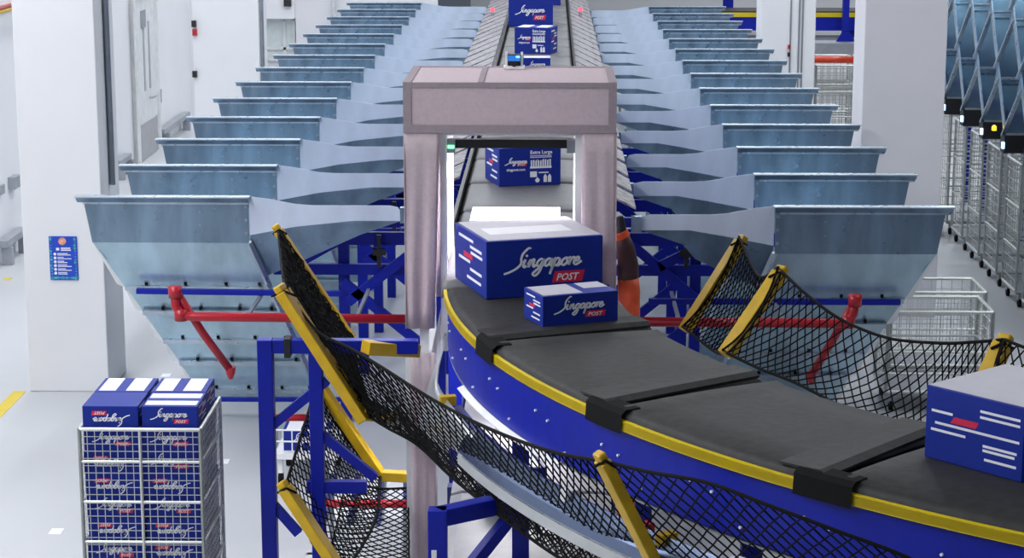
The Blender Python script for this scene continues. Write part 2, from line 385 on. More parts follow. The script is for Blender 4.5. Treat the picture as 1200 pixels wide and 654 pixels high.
for i, (x, y, lb) in enumerate(((195, 440, 'white floor marker behind the loaded roll cage'), (262, 541, 'white floor marker right of the loaded roll cage'), (66, 623, 'white floor marker left of the loaded roll cage'), (9, 327, 'yellow floor dot by the left wall'))):
    q = PZ(x, y, 0); tag(MB().box((q.x-.05, q.y-.07, 0), (q.x+.05, q.y+.07, .004)).build('floor_marker', YEL_STRIP if i == 3 else WHITE_SHEET), lb, 'floor marker')
q = PZ(66, 623, 0)
# poster on the column
pa = PY(57, 277, 19.89); pb = PY(92, 328, 19.89)
w = pb.x-pa.x; h = pa.z-pb.z
t = thing('notice_poster', ((pa.x+pb.x)/2, 19.89, pb.z), 'blue notice poster with white bullet lines on left front column', 'poster')
MB().box((pa.x, 19.885, pb.z), (pb.x, 19.9, pa.z)).build('sheet', POSTER, t)
m = MB(); rr = random.Random(5)
for i in range(16):
    s = i/15
    for (cx, cz) in ((pa.x+w*.05+rr.random()*w*.03, pb.z+h*s), (pb.x-w*.06-rr.random()*w*.03, pb.z+h*s), (pa.x+w*(.05+.88*s), pb.z+h*.05)):
        r_ = w*(.02+.035*rr.random()); cx = min(max(cx, pa.x+r_), pb.x-r_); cz = min(max(cz, pb.z+r_), pa.z-r_)
        m.slab([(cx+r_*math.cos(k*1.047), 19.884-.0002*i, cz+r_*math.sin(k*1.047)) for k in range(6)], (0, .001, 0))
m.build('leaf_border', POSTER_G, t)
m = MB(); cx = pa.x+w*.48; cz = pa.z-h*.11
m.slab([(cx+w*.14*math.cos(k*.5236), 19.882, cz+w*.14*math.sin(k*.5236)) for k in range(12)], (0, .003, 0)); m.build('emblem', M('poster_emblem', (.72, .32, .22), .5, 0, .4, 40), t)
m = MB()
for (x0, x1, z) in ((.42, .76, .255), (.42, .78, .30)): m.box((pa.x+w*x0, 19.882, pa.z-h*(z+.028)), (pa.x+w*x1, 19.885, pa.z-h*z))
m.box((pa.x+w*.25, 19.882, pa.z-h*.32), (pa.x+w*.36, 19.885, pa.z-h*.26))
for i in range(6):
    zc = pa.z-h*(.405+.088*i)
    m.slab([(pa.x+w*.20+w*.055*math.cos(k*.785), 19.882, zc+w*.055*math.sin(k*.785)) for k in range(8)], (0, .003, 0))
    for dz, e in ((.012, .5+.2*rr.random()), (-.02, .55+.25*rr.random())):
        m.box((pa.x+w*.29, 19.882, zc+h*dz-h*.008), (pa.x+w*e, 19.885, zc+h*dz+h*.010))
m.build('notice_lines', BOXW, t)

# ================================================================== CHUTES
def chute(side):
    """first chute of one side; side -1 left, +1 right"""
    if side < 0: X = lambda u: -4.25+u; y0 = 18.12; ug = 2.92; ub = 3.42
    else: X = lambda u: 3.48-u; y0 = 17.70; ug = 2.72; ub = 3.16
    t = thing('sorter_chute', (X(.8), y0, 0), 'x', 'chute', 'galvanised chutes along the sorter')
    zt = 2.30
    # near side panel
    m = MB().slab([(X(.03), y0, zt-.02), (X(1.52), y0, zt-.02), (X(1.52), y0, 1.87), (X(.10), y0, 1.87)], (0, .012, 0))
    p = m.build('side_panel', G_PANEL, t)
    for z in (2.2, 2.08, 1.96): MB().box((X(1.50)-.012, y0-.012, z-.012), (X(1.50)+.012, y0, z+.012)).build('rivet', GREYM, p)
    for z in (2.15, 2.03): MB().box((X(1.08)-.008, y0-.008, z-.008), (X(1.08)+.008, y0, z+.008)).build('rivet', GREYM, p)
    # lip flange
    xa, xb = sorted((X(-.03), X(1.54)))
    MB().box((xa, y0-.085, zt-.010), (xb, y0+.03, zt)).build('lip', G_LIP, t)
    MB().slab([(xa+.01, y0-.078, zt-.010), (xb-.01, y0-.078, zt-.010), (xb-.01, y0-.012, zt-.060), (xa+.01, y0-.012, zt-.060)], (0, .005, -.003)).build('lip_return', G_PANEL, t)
    MB().box((xa+.06, y0-.014, zt-.078), (xb-.02, y0-.001, zt-.060)).build('hem', G_LIP, t)  # brighter strip in place of a line of reflected light
    # outer wall
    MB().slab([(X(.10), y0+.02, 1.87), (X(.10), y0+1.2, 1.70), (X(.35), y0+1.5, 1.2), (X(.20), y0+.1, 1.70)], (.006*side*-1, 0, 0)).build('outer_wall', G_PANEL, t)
    # guide plate with dipping top edge and rounded end
    pts = [(1.53, zt-.005), (1.72, zt-.03), (1.95, zt-.075), (2.1, zt-.085)]
    e = ug
    pts += [(e-.12, zt-.085), (e-.05, zt-.10), (e-.02, zt-.15), (e, zt-.225), (e-.45, zt-.225), (1.95, 2.02), (1.53, 1.94)]
    MB().slab([(X(u), y0+.004, z) for u, z in pts], (0, .006, 0)).build('guide_plate', G_GUIDE, t)
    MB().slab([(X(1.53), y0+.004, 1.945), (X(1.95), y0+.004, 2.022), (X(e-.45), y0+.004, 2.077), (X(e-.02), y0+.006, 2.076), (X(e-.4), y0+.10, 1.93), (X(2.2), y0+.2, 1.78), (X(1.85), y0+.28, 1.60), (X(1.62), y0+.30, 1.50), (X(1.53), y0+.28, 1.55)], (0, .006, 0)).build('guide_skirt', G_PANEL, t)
    # sloping tray under the guide
    MB().slab([(X(1.5), y0+.45, 1.62), (X(1.5), y0+.78, 1.62), (X(e), y0+.78, 2.06), (X(e), y0+.30, 2.06)], (0, 0, .008)).build('tray', G_UNDER, t)
    # entry plate between tray and belt
    m = MB()
    for k in range(2):
        ya = y0+.04+k*.93
        m.slab([(X(e+.02), ya, 2.27), (X(ub), ya+.12, 2.46), (X(ub), ya+.95, 2.46), (X(e+.02), ya+.70, 2.27)], (0, 0, -.02))
    m.build('entry_plate', SKIRT_GREY, t)
    # trough of bolted segments
    TL = V((X(.10), y0+.015, 1.87)); TR = V((X(1.52), y0+.015, 1.87)); BL = V((X(.94), y0+.95, .12)); BR = V((X(2.06), y0+.95, .12))
    if side > 0: pass
    tl = lambda s: TL.lerp(BL, s); tr = lambda s: TR.lerp(BR, s)
    cuts = [0, .27, .42, .60, .74, .92, 1.0]
    m = MB(); fl = MB(); wl = MB(); bolts = []
    for i in range(len(cuts)-1):
        a, b_ = cuts[i], cuts[i+1]; off = V((0, .025*(i % 2), 0))
        m.slab([tl(a)+off, tr(a)+off, tr(b_)+off, tl(b_)+off], (0, .012, 0))
        if i < len(cuts)-2:
            L, R = tl(b_), tr(b_)
            fl.bar(L+V((0, -.012, .0)), R+V((0, -.012, 0)), .05, .022, (0, 1, .5))
            for k in (.15, .42, .7, .93):
                c = L.lerp(R, k)+V((0, -.03, .045)); bolts.append(MB().box(c-V((.013, .012, .013)), c+V((.013, .02, .013))))
        s0 = -side*-1
        wl.slab([tl(a)+off, tl(b_)+off, tl(b_)+V((side*.085, .05, .02)), tl(a)+V((side*.012, .02, 0))], (0, .01, 0))
    m.build('trough', G_UNDER, t); fl.build('joint_flange', G_LIP, t); wl.build('side_flange', WHITE_SHEET, t)
    # inner edge rail
    m = MB().bar(TR, tr(.27), .03, .05).bar(tr(.29), tr(.6), .03, .05).bar(tr(.62), tr(.97), .03, .05); m.build('edge_rail', G_LIP, t)
    # foot so that the trough meets the floor
    for q in (BL, BR): MB().bar(V((q.x, q.y+.06, 0)), V((q.x, q.y+.06, .16)), .06, .06).build('foot', GREYM, t)
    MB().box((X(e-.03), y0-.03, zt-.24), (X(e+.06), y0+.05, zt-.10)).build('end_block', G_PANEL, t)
    return t, bolts
NCH = 14
for side in (-1, 1):
    c0, bolts = chute(side); base = c0.location.copy(); pitch = 1.895 if side < 0 else 1.85
    for k in range(NCH):
        c = c0 if k == 0 else copy_tree(c0)
        c.location = base+V((0, pitch*k, 0))
        c['label'] = 'galvanised sheet steel chute, %s of the %s row beside the sorter' % (ORD[k] if k else 'front', 'left' if side < 0 else 'right')
        if k == NCH-1:
            for bq in bolts: bq.build('bolt', RUB, c0)
        if k == NCH-1: c['label'] = 'galvanised sheet steel chute, farthest of the %s row beside the sorter' % ('left' if side < 0 else 'right')

# ================================================================== SORTER TRACK (straight part)
XL, XR = -.745, .285; ZB = 2.5; YS = 13.9; YE = 44.6
CX, CY = 6.115, YS; RO, RI = 6.845, 5.76
t = thing('sorter_track', (-.25, 30, 0), 'long straight sorter track with black edge rails between the chutes', 'conveyor')
MB().box((XL-.035, 14.6, 2.36), (XL-.005, YE, 2.53)).build('edge_rail', BLACK, t)
MB().box((XR+.005, 14.6, 2.36), (XR+.035, YE, 2.53)).build('edge_rail', BLACK, t)
MB().box((XL-.02, YS+.05, 2.10), (XL+.03, YE, 2.36)).build('side_beam', BLUE, t)
MB().box((XR-.03, YS+.05, 2.10), (XR+.02, YE, 2.36)).build('side_beam', BLUE, t)
for k in range(16): MB().box((XL-.02, YS+.6+k*1.9, 2.02), (XR+.02, YS+.7+k*1.9, 2.10)).build('cross_member', BLUE, t)
for k in range(8):
    for x in (-.72, .22): MB().box((x-.05, YS+1.0+k*3.8, 0), (x+.05, YS+1.1+k*3.8, 2.10)).build('leg', BLUE, t)
# straight carriers, first seam 0.6 m before the bend tangent
PIT = 1.44
yseam0 = YS-math.radians(4.9)*6.3
c0 = None
for k in range(21):
    y0 = yseam0+k*PIT
    if y0 > YE-1.4: break
    if c0 is None:
        c0 = thing('sorter_carrier', (-.245, y0, 2.38), 'x', 'conveyor carrier', 'carriers on the straight track')
        prof = [(XL+.01, 2.40), (XL+.012, 2.47), (XL+.05, 2.497), (XL+.25, 2.503), (-.245, 2.505), (XR-.25, 2.503), (XR-.05, 2.497), (XR-.012, 2.47), (XR-.01, 2.40)]
        rows = []
        for yy, dz in ((y0+.03, -.06), (y0+.032, -.02), (y0+.07, .004), (y0+.4, .0), (y0+1.0, .0), (y0+PIT-.08, .0), (y0+PIT-.02, -.02), (y0+PIT-.015, -.06)):
            rows.append([(x, yy, z+(dz if 2.45 < z else 0)) for x, z in prof])
        MB().grid(rows, (0, 0, -.02)).build('belt', BELT_G, c0, smooth=True)
        MB().box((XL+.05, y0+.05, 2.36), (XR-.05, y0+PIT-.04, 2.40)).build('chassis', BLACK, c0)
        c = c0
    else:
        c = copy_tree(c0)
    c.location = (-.245, y0, 2.38)
    c['label'] = 'grey carrier belt on the straight track, %s from the bend' % (('nearest',)+tuple(ORD[1:]))[k]

# ================================================================== BEND
def arc(r, deg, z): a = math.radians(deg); return V((CX-r*math.cos(a), CY-r*math.sin(a), z))
A_END = 88
SEAMS = [4.9+13.2*k for k in range(7)]
blab = ['black curved carrier belt at start of the bend beneath the two boxes', 'black curved carrier belt, second along the bend, just right of the small box',
        'black curved carrier belt, third along the bend, between the two folded seams', 'black curved carrier belt, fourth along the bend, under the box at right edge', 'black curved carrier belt, fifth along the bend at the right edge', 'black curved carrier belt, sixth along the bend beyond the right edge']
for k in range(6):
    a0, a1 = SEAMS[k]+.25, SEAMS[k+1]-.15
    t = thing('bend_carrier', arc(6.3, (a0+a1)/2, 2.38), blab[k], 'conveyor carrier', 'carriers around the bend')
    rs = [(RI, 2.40), (RI+.002, 2.47), (RI+.04, 2.497), (RI+.3, 2.503), (6.3, 2.505), (RO-.3, 2.503), (RO-.05, 2.497), (RO-.01, 2.47), (RO-.008, 2.42)]
    rows = []
    n = 14
    for i in range(n+1):
        a = a0+(a1-a0)*i/n
        dz = -.03 if i in (0, n) else (.014 if i == 1 else (.006 if i == n-1 else 0))
        rows.append([arc(r, a, z+(dz if z > 2.45 else 0)) for r, z in rs])
    MB().grid(rows, (0, 0, -.02)).build('belt', BELT, t, smooth=True)
    rows = [[arc(r, a0+(a1-a0)*i/8, 2.38) for r in (RI+.05, RO-.1)] for i in range(9)]
    MB().grid(rows, (0, 0, -.04)).build('chassis', BLACK, t)
    # folded seam: overlapping fold running across plus hanging flap on outer edge
    rows = []
    for r in (RI+.02, RI+.3, 6.3, RO-.3, RO-.02):
        sk = (r-6.3)*.9
        rows.append([arc(r, a1-2.4+sk, 2.5055), arc(r, a1-1.3+sk, 2.510), arc(r, a1-.35+sk, 2.517), arc(r, a1+.05+sk, 2.497)])
    MB().grid(rows, (0, 0, -.012)).build('seam_fold', BELT, t, smooth=False)
    rows = [[arc(RO-.10, a1+d, 2.509), arc(RO-.01, a1+d, 2.507), arc(RO+.018, a1+d, 2.485), arc(RO+.024, a1+d, 2.395)] for d in (-.9, -.2, .5, 1.2, 1.9)]
    MB().grid(rows, (0, 0, -.010)).build('end_flap', RUB, t)
t = thing('bend_guard', arc(6.85, 40, 0), 'blue curved side guard of the sorter bend with yellow top strip', 'conveyor guard')
AN = [-0.5+ (A_END+.5)*i/60 for i in range(61)]
def ring(name, prof, mat, th, par=t, lo=0, hi=61):
    return MB().grid([[arc(r, a, z) for r, z in prof] for a in AN[lo:hi]], th).build(name, mat, par, smooth=False)
ring('side_panel', [(RO-.018, 2.41), (RO-.018, 2.06)], BLUE, (.012, .008, 0))
ring('yellow_strip', [(RO-.012, 2.455), (RO+.010, 2.452), (RO+.010, 2.402), (RO-.012, 2.398)], YEL_STRIP, (0, 0, -.004))
ring('inner_panel', [(RI-.02, 2.44), (RI-.02, 2.06)], BLUE, (.01, .006, 0))
ring('under_tray', [(RI-.02, 2.06), (RO-.02, 2.05)], GREYM, (0, 0, -.01))
ring('lower_wall', [(RO+.10, 1.985), (RO+.17, 1.90), (RO+.19, 1.843)], STEEL, (0, 0, -.008), lo=13)
ring('gap_tray', [(RO+.00, 1.93), (RO+.095, 1.90)], BLUE_DK, (0, 0, -.008), lo=9)
ring('lit_flange', [(RO-.016, 2.055), (RO+.025, 2.04)], POSTW, (0, 0, -.006), lo=9, hi=20)  # lit stretch of the lower flange, its light put in as white
ring('lower_rail', [(RO+.19, 1.845), (RO+.19, 1.77), (RO+.15, 1.765)], RAILG, (.006, .004, 0), lo=13)
rows = []
for i in range(23):
    a = -7+ i*1.2
    zb_2 = 1.50 if a < 6 else 1.50+.343*min(1, (a-6)/12)
    g_ = min(1, max(0, (a-4)/6)); up_ = min(1, max(0, (2-a)/4))
    zt_ = 2.05+.27*up_-.065*g_; rt_ = RO+.005+.095*g_
    rows.append([arc(rt_+(RO+.19-rt_)*q_**.8, a, zt_+(zb_2-zt_)*q_) for q_ in (0, .25, .5, .75, 1)])
MB().grid(rows, (0, 0, -.008)).build('pale_sheet', PLATE, t, smooth=True)
m = MB()
for a in [6+i*6.3 for i in range(13)]:
    for z, da in ((2.27, 0), (2.25, 1.3), (2.12, 3.0)):
        q = arc(RO-.016, a+da, z); MB().tube([q, arc(RO-.004, a+da, z)], .008, 6).build('bolt', POSTW, t)
for i, a in enumerate((13, 30, 35.5, 37, 41, 43.5, 46, 49)):
    q0 = arc(RO+.06, a, 1.98); q1 = arc(RO+.12, a, 1.96)
    MB().box((-.05, -.03, -.03), (.05, .03, .03), Matrix.Translation((q0+q1)/2) @ Matrix.Rotation(math.radians(a), 4, 'Z')).build('bracket', (YEL, POSTW, RED, YEL, POSTW, YEL, POSTW, YEL)[i], t)
for a in (20, 40, 60, 80):
    for r in (RI+.15, RO-.15): MB().box((-.05, -.05, 0), (.05, .05, 2.05), Matrix.Translation(arc(r, a, 0))).build('leg', BLUE, t)

# ================================================================== SCANNER TUNNEL
yf = PZ(600, 97, 3.81).y; yb = PZ(600, 78, 3.81).y
x0 = PY(472, 97, yf).x; x1 = PY(723, 97, yf).x; zt = 3.81
zo = PY(600, 156, yf).z; xi0 = PY(515, 160, yf).x; xi1 = PY(682, 160, yf).x; zl = 2.12
t = thing('scanner_tunnel', ((x0+x1)/2, (yf+yb)/2, 0), 'mauve fabric covered scanner tunnel straddling the sorter belt', 'scanner')
th = .012
m = MB()
m.slab([(x0, yf, zt), (x1, yf, zt), (x1, yb, zt), (x0, yb, zt)], (0, 0, -th))            # roof
m.slab([(x0, yf, zo), (x1, yf, zo), (x1, yf, zt), (x0, yf, zt)], (0, th, 0))
m.slab([(x0, yb, zo), (x1, yb, zo), (x1, yb, zt), (x0, yb, zt)], (0, -th, 0))
for x, s in ((x0, 1), (x1, -1)): m.slab([(x, yf, zo), (x, yb, zo), (x, yb, zt), (x, yf, zt)], (s*th, 0, 0))
m.build('canopy', FAB, t)
def sleeve(xa, xb, flip):
    m = MB(); nz_ = 9
    for (ya, yb_) in ((yf, yf+.02), (yb-.02, yb)):
        rows = []
        for i in range(nz_+1):
            z = zo+(zl-zo)*i/nz_; s = i/nz_
            row = []
            for j in range(11):
                u = j/10
                xx = xa+(xb-xa)*u
                if flip: xx = xb-(xb-xa)*u*(1-.12*s)
                else: xx = xa+(xb-xa)*u*(1-.18*s)
                row.append((xx, ya+.016*math.sin(u*13+s*1.5)*s+.005*math.sin(7*s), z))
            rows.append(row)
        m.grid(rows, (0, .006, 0))
    xo = xb if flip else xa
    rows = [[(xo+.01*math.sin(j*1.9)*i/9, yf+(yb-yf)*j/10, zo+(zl-zo)*i/9) for j in range(11)] for i in range(10)]
    m.grid(rows, (.006, 0, 0))
    return m.build('leg_sleeve', FAB, t, smooth=True)
sleeve(x0, xi0, False); sleeve(xi1, x1, True)
m = MB(); g = .006; hw = .055
def hemz(xa, xb, za, zb): m.box((xa, yf-g, za), (xb, yf, zb))
hemz(x0, x1, zt-.035, zt+.002); hemz(x0, x1, zo, zo+.055)
hemz(x0, x0+hw, zo+.055, zt-.035); hemz(x1-hw, x1, zo+.055, zt-.035)
m.box((x0, yf, zt), (x0+hw, yb, zt+.004)); m.box((x1-hw, yf, zt), (x1, yb, zt+.004)); m.box((x0+hw, yb-.08, zt), (x1-hw, yb, zt+.004))
xs = PZ(566, 88, zt).x; m.box((xs-.02, yf, zt), (xs+.02, yb-.08, zt+.004))
m.build('hem', HEM, t)
for xx in (xi0+.022, xi1-.022):
    for yy in (yf+.09, yb-.09): MB().box((xx-.022, yy-.03, 1.95), (xx+.022, yy+.03, zo+.02)).build('frame_post', POSTW, t)
for yy in (yf+.06, yb-.06): MB().box((xi0, yy-.03, zo-.02), (xi1, yy+.03, zo+.03)).build('frame_beam', POSTW, t)
yv = yf+.15
za = PY(600, 163, yv).z; zb_ = PY(600, 173, yv).z
MB().box((xi0-.0, yv-.03, zb_), (xi1, yv+.03, za)).build('scanner_bar', BLACK, t)
for xq in (xi0+.02, xi1-.10): MB().box((xq, yv-.05, zb_-.03), (xq+.08, yv-.031, za)).build('bar_clamp', GREYM, t)
q = PY(527, 172, yv-.05); MB().box((q.x-.012, yv-.058, q.z-.01), (q.x+.03, yv-.05, q.z+.01)).build('status_light', LEDG, t)
MB().box((xi0+.08, yf+.62, zo-.08), (xi1-.08, yf+.80, zo-.03)).build('strip_lamp', M('lamp_white', (.9, .9, .9), .5, emit=(1, .98, 1), es=6), t)
# feet down to the floor (white posts)
for xx in (xi0+.022-.14, xi1-.022+.14):
    for yy in (yf+.09, yb-.09): MB().box((xx-.03, yy-.03, 0), (xx+.03, yy+.03, zo+.02)).build('leg', POSTW, t)
TUN = (x0, x1, xi0, xi1, yf, yb, zo)
# lower tunnel leg (fabric)
t = thing('lower_tunnel', ((x0+x1)/2, (yf+yb)/2, 0), 'mauve fabric sleeve frame of lower scanner tunnel beneath the upper tunnel', 'scanner')
for xa, xb in ((x0+.04, xi0-.03), (xi1+.03, x1-.04)):
    rows = []
    for i in range(8):
        z = 1.98-1.55*i/7
        rows.append([(xa+(xb-xa)*u/8, yf-.12+.012*math.sin(u*2.2+i*.3), z) for u in range(9)])
    MB().grid(rows, (0, .01, 0)).build('leg_sleeve', FAB, t, smooth=True)
    MB().box((xa-.035, yf-.10, 0), (xa+.0, yf-.05, 1.98)).build('frame_post', POSTW, t)
# sensor on the roof
q = PZ(602, 80, zt+.02)
t = thing('code_reader', (q.x, yb-.12, zt+.004), 'small camera reader with blue screen on the tunnel roof', 'camera')
yy = yb-.16; z0 = zt+.004
MB().box((q.x-.075, yy-.05, z0), (q.x+.075, yy+.05, z0+.02)).build('bracket_base', POSTW, t)
for s in (-1, 1): MB().box((q.x+s*.055-.008, yy-.02, z0+.02), (q.x+s*.055+.008, yy+.02, z0+.115)).build('bracket_arm', POSTW, t)
MB().box((q.x-.047, yy-.035, z0+.02), (q.x+.047, yy+.04, z0+.10)).build('housing', BLACK, t, bevel=.004)
MB().box((q.x-.044, yy-.039, z0+.055), (q.x+.044, yy-.035, z0+.095)).build('screen', SCREEN, t)
MB().box((q.x+.015, yy-.042, z0+.08), (q.x+.04, yy-.039, z0+.09)).build('status_light', LEDG, t)
MB().tube([(q.x, yy-.035, z0+.035), (q.x, yy-.06, z0+.035)], .02, 10).build('lens', BLACK, t)

# small red sensors on the entry plates far back
for i, px in enumerate((577, 680)):
    q = PZ(px, 11, 2.5)
    t = thing('photo_sensor', (q.x, q.y, 2.38), 'small red-lit sensor on %s edge plate of the far track' % ('left', 'right')[i], 'sensor', 'red sensors by the far track')
    MB().box((q.x-.035, q.y-.03, 2.38), (q.x+.035, q.y+.03, 2.54)).build('housing', GREYM, t)
    MB().box((q.x-.03, q.y-.036, 2.46), (q.x+.03, q.y-.03, 2.53)).build('red_light', LEDR, t)

# ================================================================== BOXES ON THE BELT
ZT = 2.506
def box_on_belt(pl, pr, depth, h, label, rzadd=0, z=ZT, **k):
    """pl, pr: bottom front corners seen in the photo, on the belt plane"""
    a = PZ(*pl, z); b = PZ(*pr, z); w = (b-a).length; rz = math.atan2(b.y-a.y, b.x-a.x)
    o = parcel(w, depth, h, **k)
    c = (a+b)/2+V((-math.sin(rz), math.cos(rz), 0))*(depth/2)
    return place(o, (c.x, c.y, z), rz, label, 'parcel boxes riding the sorter')
box_on_belt((570, 351), (706, 342), .74, .375, 'large blue parcel box with pale lid leaving the scanner tunnel', lid='full')
box_on_belt((636, 384), (724, 376), .30, .19, 'small flat blue parcel box in front of the large one on the bend', lid='half')
box_on_belt((1083, 535), (1197, 566), .62, .35, 'big blue parcel box with plain grey lid at right edge of bend', lid='grey', style='side')
box_on_belt((585, 219), (657, 216), .50, .33, 'blue extra large parcel box lying inside the tunnel opening', style='xl', lid='strips')
lb = PZ(550, 258, 2.80); lb2 = PZ(657, 257, 2.80)
o = parcel(lb2.x-lb.x, .55, .29, lid='none'); MB().box((-(lb2.x-lb.x)/2+.005, -.27, .2905), ((lb2.x-lb.x)/2-.005, .27, .2915)).build('lid_panel', BOXW, o)
place(o, ((lb.x+lb2.x)/2, lb.y+.275, ZT), 0, 'white lidded blue parcel box inside the tunnel behind the large box', 'parcel boxes riding the sorter')
box_on_belt((603, 63), (645, 64), .45, .38, 'blue extra large parcel box behind the tunnel roof camera', style='xl', lid='strips')
box_on_belt((596, 31), (648, 31), .60, .45, 'long blue parcel box with script logo, second behind the tunnel roof', lid='grey')
box_on_belt((613, 86), (645, 86), .3, .20, 'low blue parcel box half hidden behind the tunnel roof edge', lid='full')
box_on_belt((600, 6), (657, 6), .5, .40, 'farthest blue parcel box at the top of the sorter line', lid='grey')

# ================================================================== BLUE SUPPORT FRAMES under the sorter
def truss(y, label, k):
    t = thing('support_frame', (-.3, y, 0), label, 'steel frame', 'blue support frames under the sorter')
    for xa_, xb_ in ((-2.3, -.80), (.30, 1.75)): MB().bar((xa_, y, 1.96), (xb_, y, 1.96), .06, .09).build('top_beam', BLUE, t)
    MB().bar((-2.7, y, 1.80), (2.1, y, 1.80), .06, .12).build('middle_beam', BLUE, t)
    MB().bar((-2.6, y+.03, 1.50), (2.1, y+.03, 1.50), .06, .10).build('bottom_beam', BLUE, t)
    for x in (-1.95, -1.05, .55, 1.35): MB().box((x-.05, y+.07, 0), (x+.05, y+.17, 1.95)).build('post', BLUE, t)
    for a, b in (((-1.9, 1.2), (-.95, 1.95)), ((-2.4, 1.55), (-1.75, 1.92)), ((-1.95, 1.4), (-1.1, .7)), ((.55, 1.92), (1.4, 1.2)), ((1.75, 1.92), (1.0, 1.55)), ((1.3, 1.0), (.7, .5))):
        MB().bar((a[0], y-.05, a[1]), (b[0], y-.05, b[1]), .05, .09).build('brace', BLUE, t)
    m = MB()
    for x in (-1.6, 1.25): MB().box((x-.06, y-.13, 1.66), (x+.06, y-.08, 1.72)).box((x-.02, y-.12, 1.55), (x+.02, y-.09, 1.85)).build('clamp', BLACK, t)
    return t
for k in range(4):
    truss(18.75+1.87*k, ['blue steel truss under the sorter, nearest behind the tunnel', 'blue steel truss under the sorter, second behind the tunnel', 'blue steel truss under the sorter, third behind the tunnel', 'blue steel truss under the sorter, fourth behind the tunnel'][k], k)
def beam(name, p, q, w, h, mat, label, cat='beam'):
    return tag(MB().bar(p, q, w, h).build(name, mat, bevel=.004), label, cat)
beam('chute_beam', PY(160, 341, 18.28), PY(400, 344, 18.28), .05, .05, BLUE, 'long thin blue beam under the front left chute panel')
beam('chute_beam', PY(760, 353, 17.86), PY(1055, 354, 17.86), .05, .05, BLUE, 'long thin blue beam under the front right chute panel')
beam('chute_beam', PY(245, 468, 18.86), PY(400, 468, 18.86), .04, .04, BLUE, 'lower thin blue beam across the front left chute bottom')
# red sprinkler pipes
def sprink(pts, dia, lbl, nm='sprinkler_pipe'):
    t = thing(nm, (pts[0].x, pts[0].y, 0), lbl, 'pipe', 'red sprinkler pipes')
    MB().tube(pts, .042, 12).build('main_pipe', RED, t, smooth=True)
    MB().tube(dia, .036, 12).build('branch_pipe', RED, t, smooth=True)
    for p in (pts[0], pts[2]): MB().tube([p-V((.0, .0, .05)), p+V((0, 0, .05))], .058, 12).build('elbow', RED, t, smooth=True)
    for f_ in (.25, .75):
        hq_ = pts[3].lerp(pts[-1], f_); MB().bar(hq_, hq_+V((0, 1.2, 0)), .03, .03).build('hanger', GREYM, t)
    e = dia[-1]; MB().tube([e+V((0, 0, .03)), e-V((0, 0, .03)), e-V((0, 0, .08))], [.05, .04, .018], 10).build('sprinkler_head', RED, t)
    return t
Y1 = 17.45
sprink([PY(205, 342, Y1), PY(206, 358, Y1), PY(212, 369, Y1), PY(225, 371, Y1), PY(482, 374, Y1)], [PY(206, 341, Y1), PY(238, 391, Y1+.15), PY(270, 434, Y1+.3)], 'red sprinkler pipe with branch under the front left chute')
Y2 = 17.05
sprink([PY(1002, 352, Y2), PY(1000, 368, Y2), PY(994, 377, Y2), PY(980, 379, Y2), PY(735, 377, Y2)], [PY(1001, 355, Y2), PY(975, 400, Y2+.12), PY(951, 440, Y2+.25)], 'red sprinkler pipe with branch under the front right chute')
# orange hose beside the tunnel
t = thing('orange_duct', (PY(738, 400, 14.9).x, 14.9, 0), 'thick bent orange hose with shaded upper part right of the tunnel', 'hose')
yh = 14.9
hp = [PY(728, 274, yh), PY(733, 290, yh), PY(736, 310, yh), PY(736, 328, yh)]
hq = [PY(736, 326, yh), PY(737, 342, yh), PY(737, 360, yh), PY(738, 400, yh), V((PY(738, 400, yh).x, yh, .02))]
MB().tube(hp, [.05, .068, .078, .08], 14).build('shaded_hose', M('hose_shaded_maroon', (.06, .02, .025), .6), t, smooth=True)  # upper length of the hose; its shadow is painted in as maroon
MB().tube(hq, [.08, .084, .082, .08, .08], 14).build('hose', ORANGE, t, smooth=True)
MB().tube([PY(727, 272, yh), PY(730, 279, yh)], .058, 14).build('ring', ORANGE, t)
MB().tube([PY(727, 253, yh), PY(728, 262, yh), PY(728, 274, yh)], [.02, .03, .045], 10).build('connector', BLACK, t)

# ================================================================== SAFETY NETS AND ARMS
def arm(p, q, label, w=.10, h=.06, name='net_support', mid=None, foot=None):
    """yellow channel arm from tip p to base q"""
    t = thing(name, q, label, 'net support', 'yellow net supports')
    pts = [p, q] if mid is None else [p, mid, q]
    m = MB()
    for a, b in zip(pts[:-1], pts[1:]): m.bar(a, b, w, h)
    m.build('channel', YEL, t, bevel=.006)
    d = (pts[1]-p).normalized()
    MB().bar(p-d*.05, p+d*.0, w*.8, h*.8).build('end_cap', YEL, t, bevel=.012)
    if foot is not None: MB().bar(q-d*.04, foot, .07, .07).build('foot_bar', YEL, t, bevel=.006)
    MB().tube([p+d*.03+V((-w*.6, -.02, .0)), p+d*.03+V((0, -.05, .04)), p+d*.03+V((w*.6, -.02, .0))], .009, 6).build('tie_cord', NET, t)
    return t
def sag_curve(p, q, n, sag): return [p.lerp(q, i/n)+V((0, 0, -4*sag*(i/n)*(1-i/n))) for i in range(n+1)]
def path(pts, n):
    """smooth resample of a list of points"""
    out = []; k = len(pts)-1
    for i in range(n+1):
        s = i/n*k; j = min(int(s), k-1); f = s-j
        p0 = pts[max(j-1, 0)]; p1 = pts[j]; p2 = pts[j+1]; p3 = pts[min(j+2, k)]
        out.append(.5*((2*p1)+(p2-p0)*f+(2*p0-5*p1+4*p2-p3)*f*f+(3*p1-p0-3*p2+p3)*f**3))
    return out
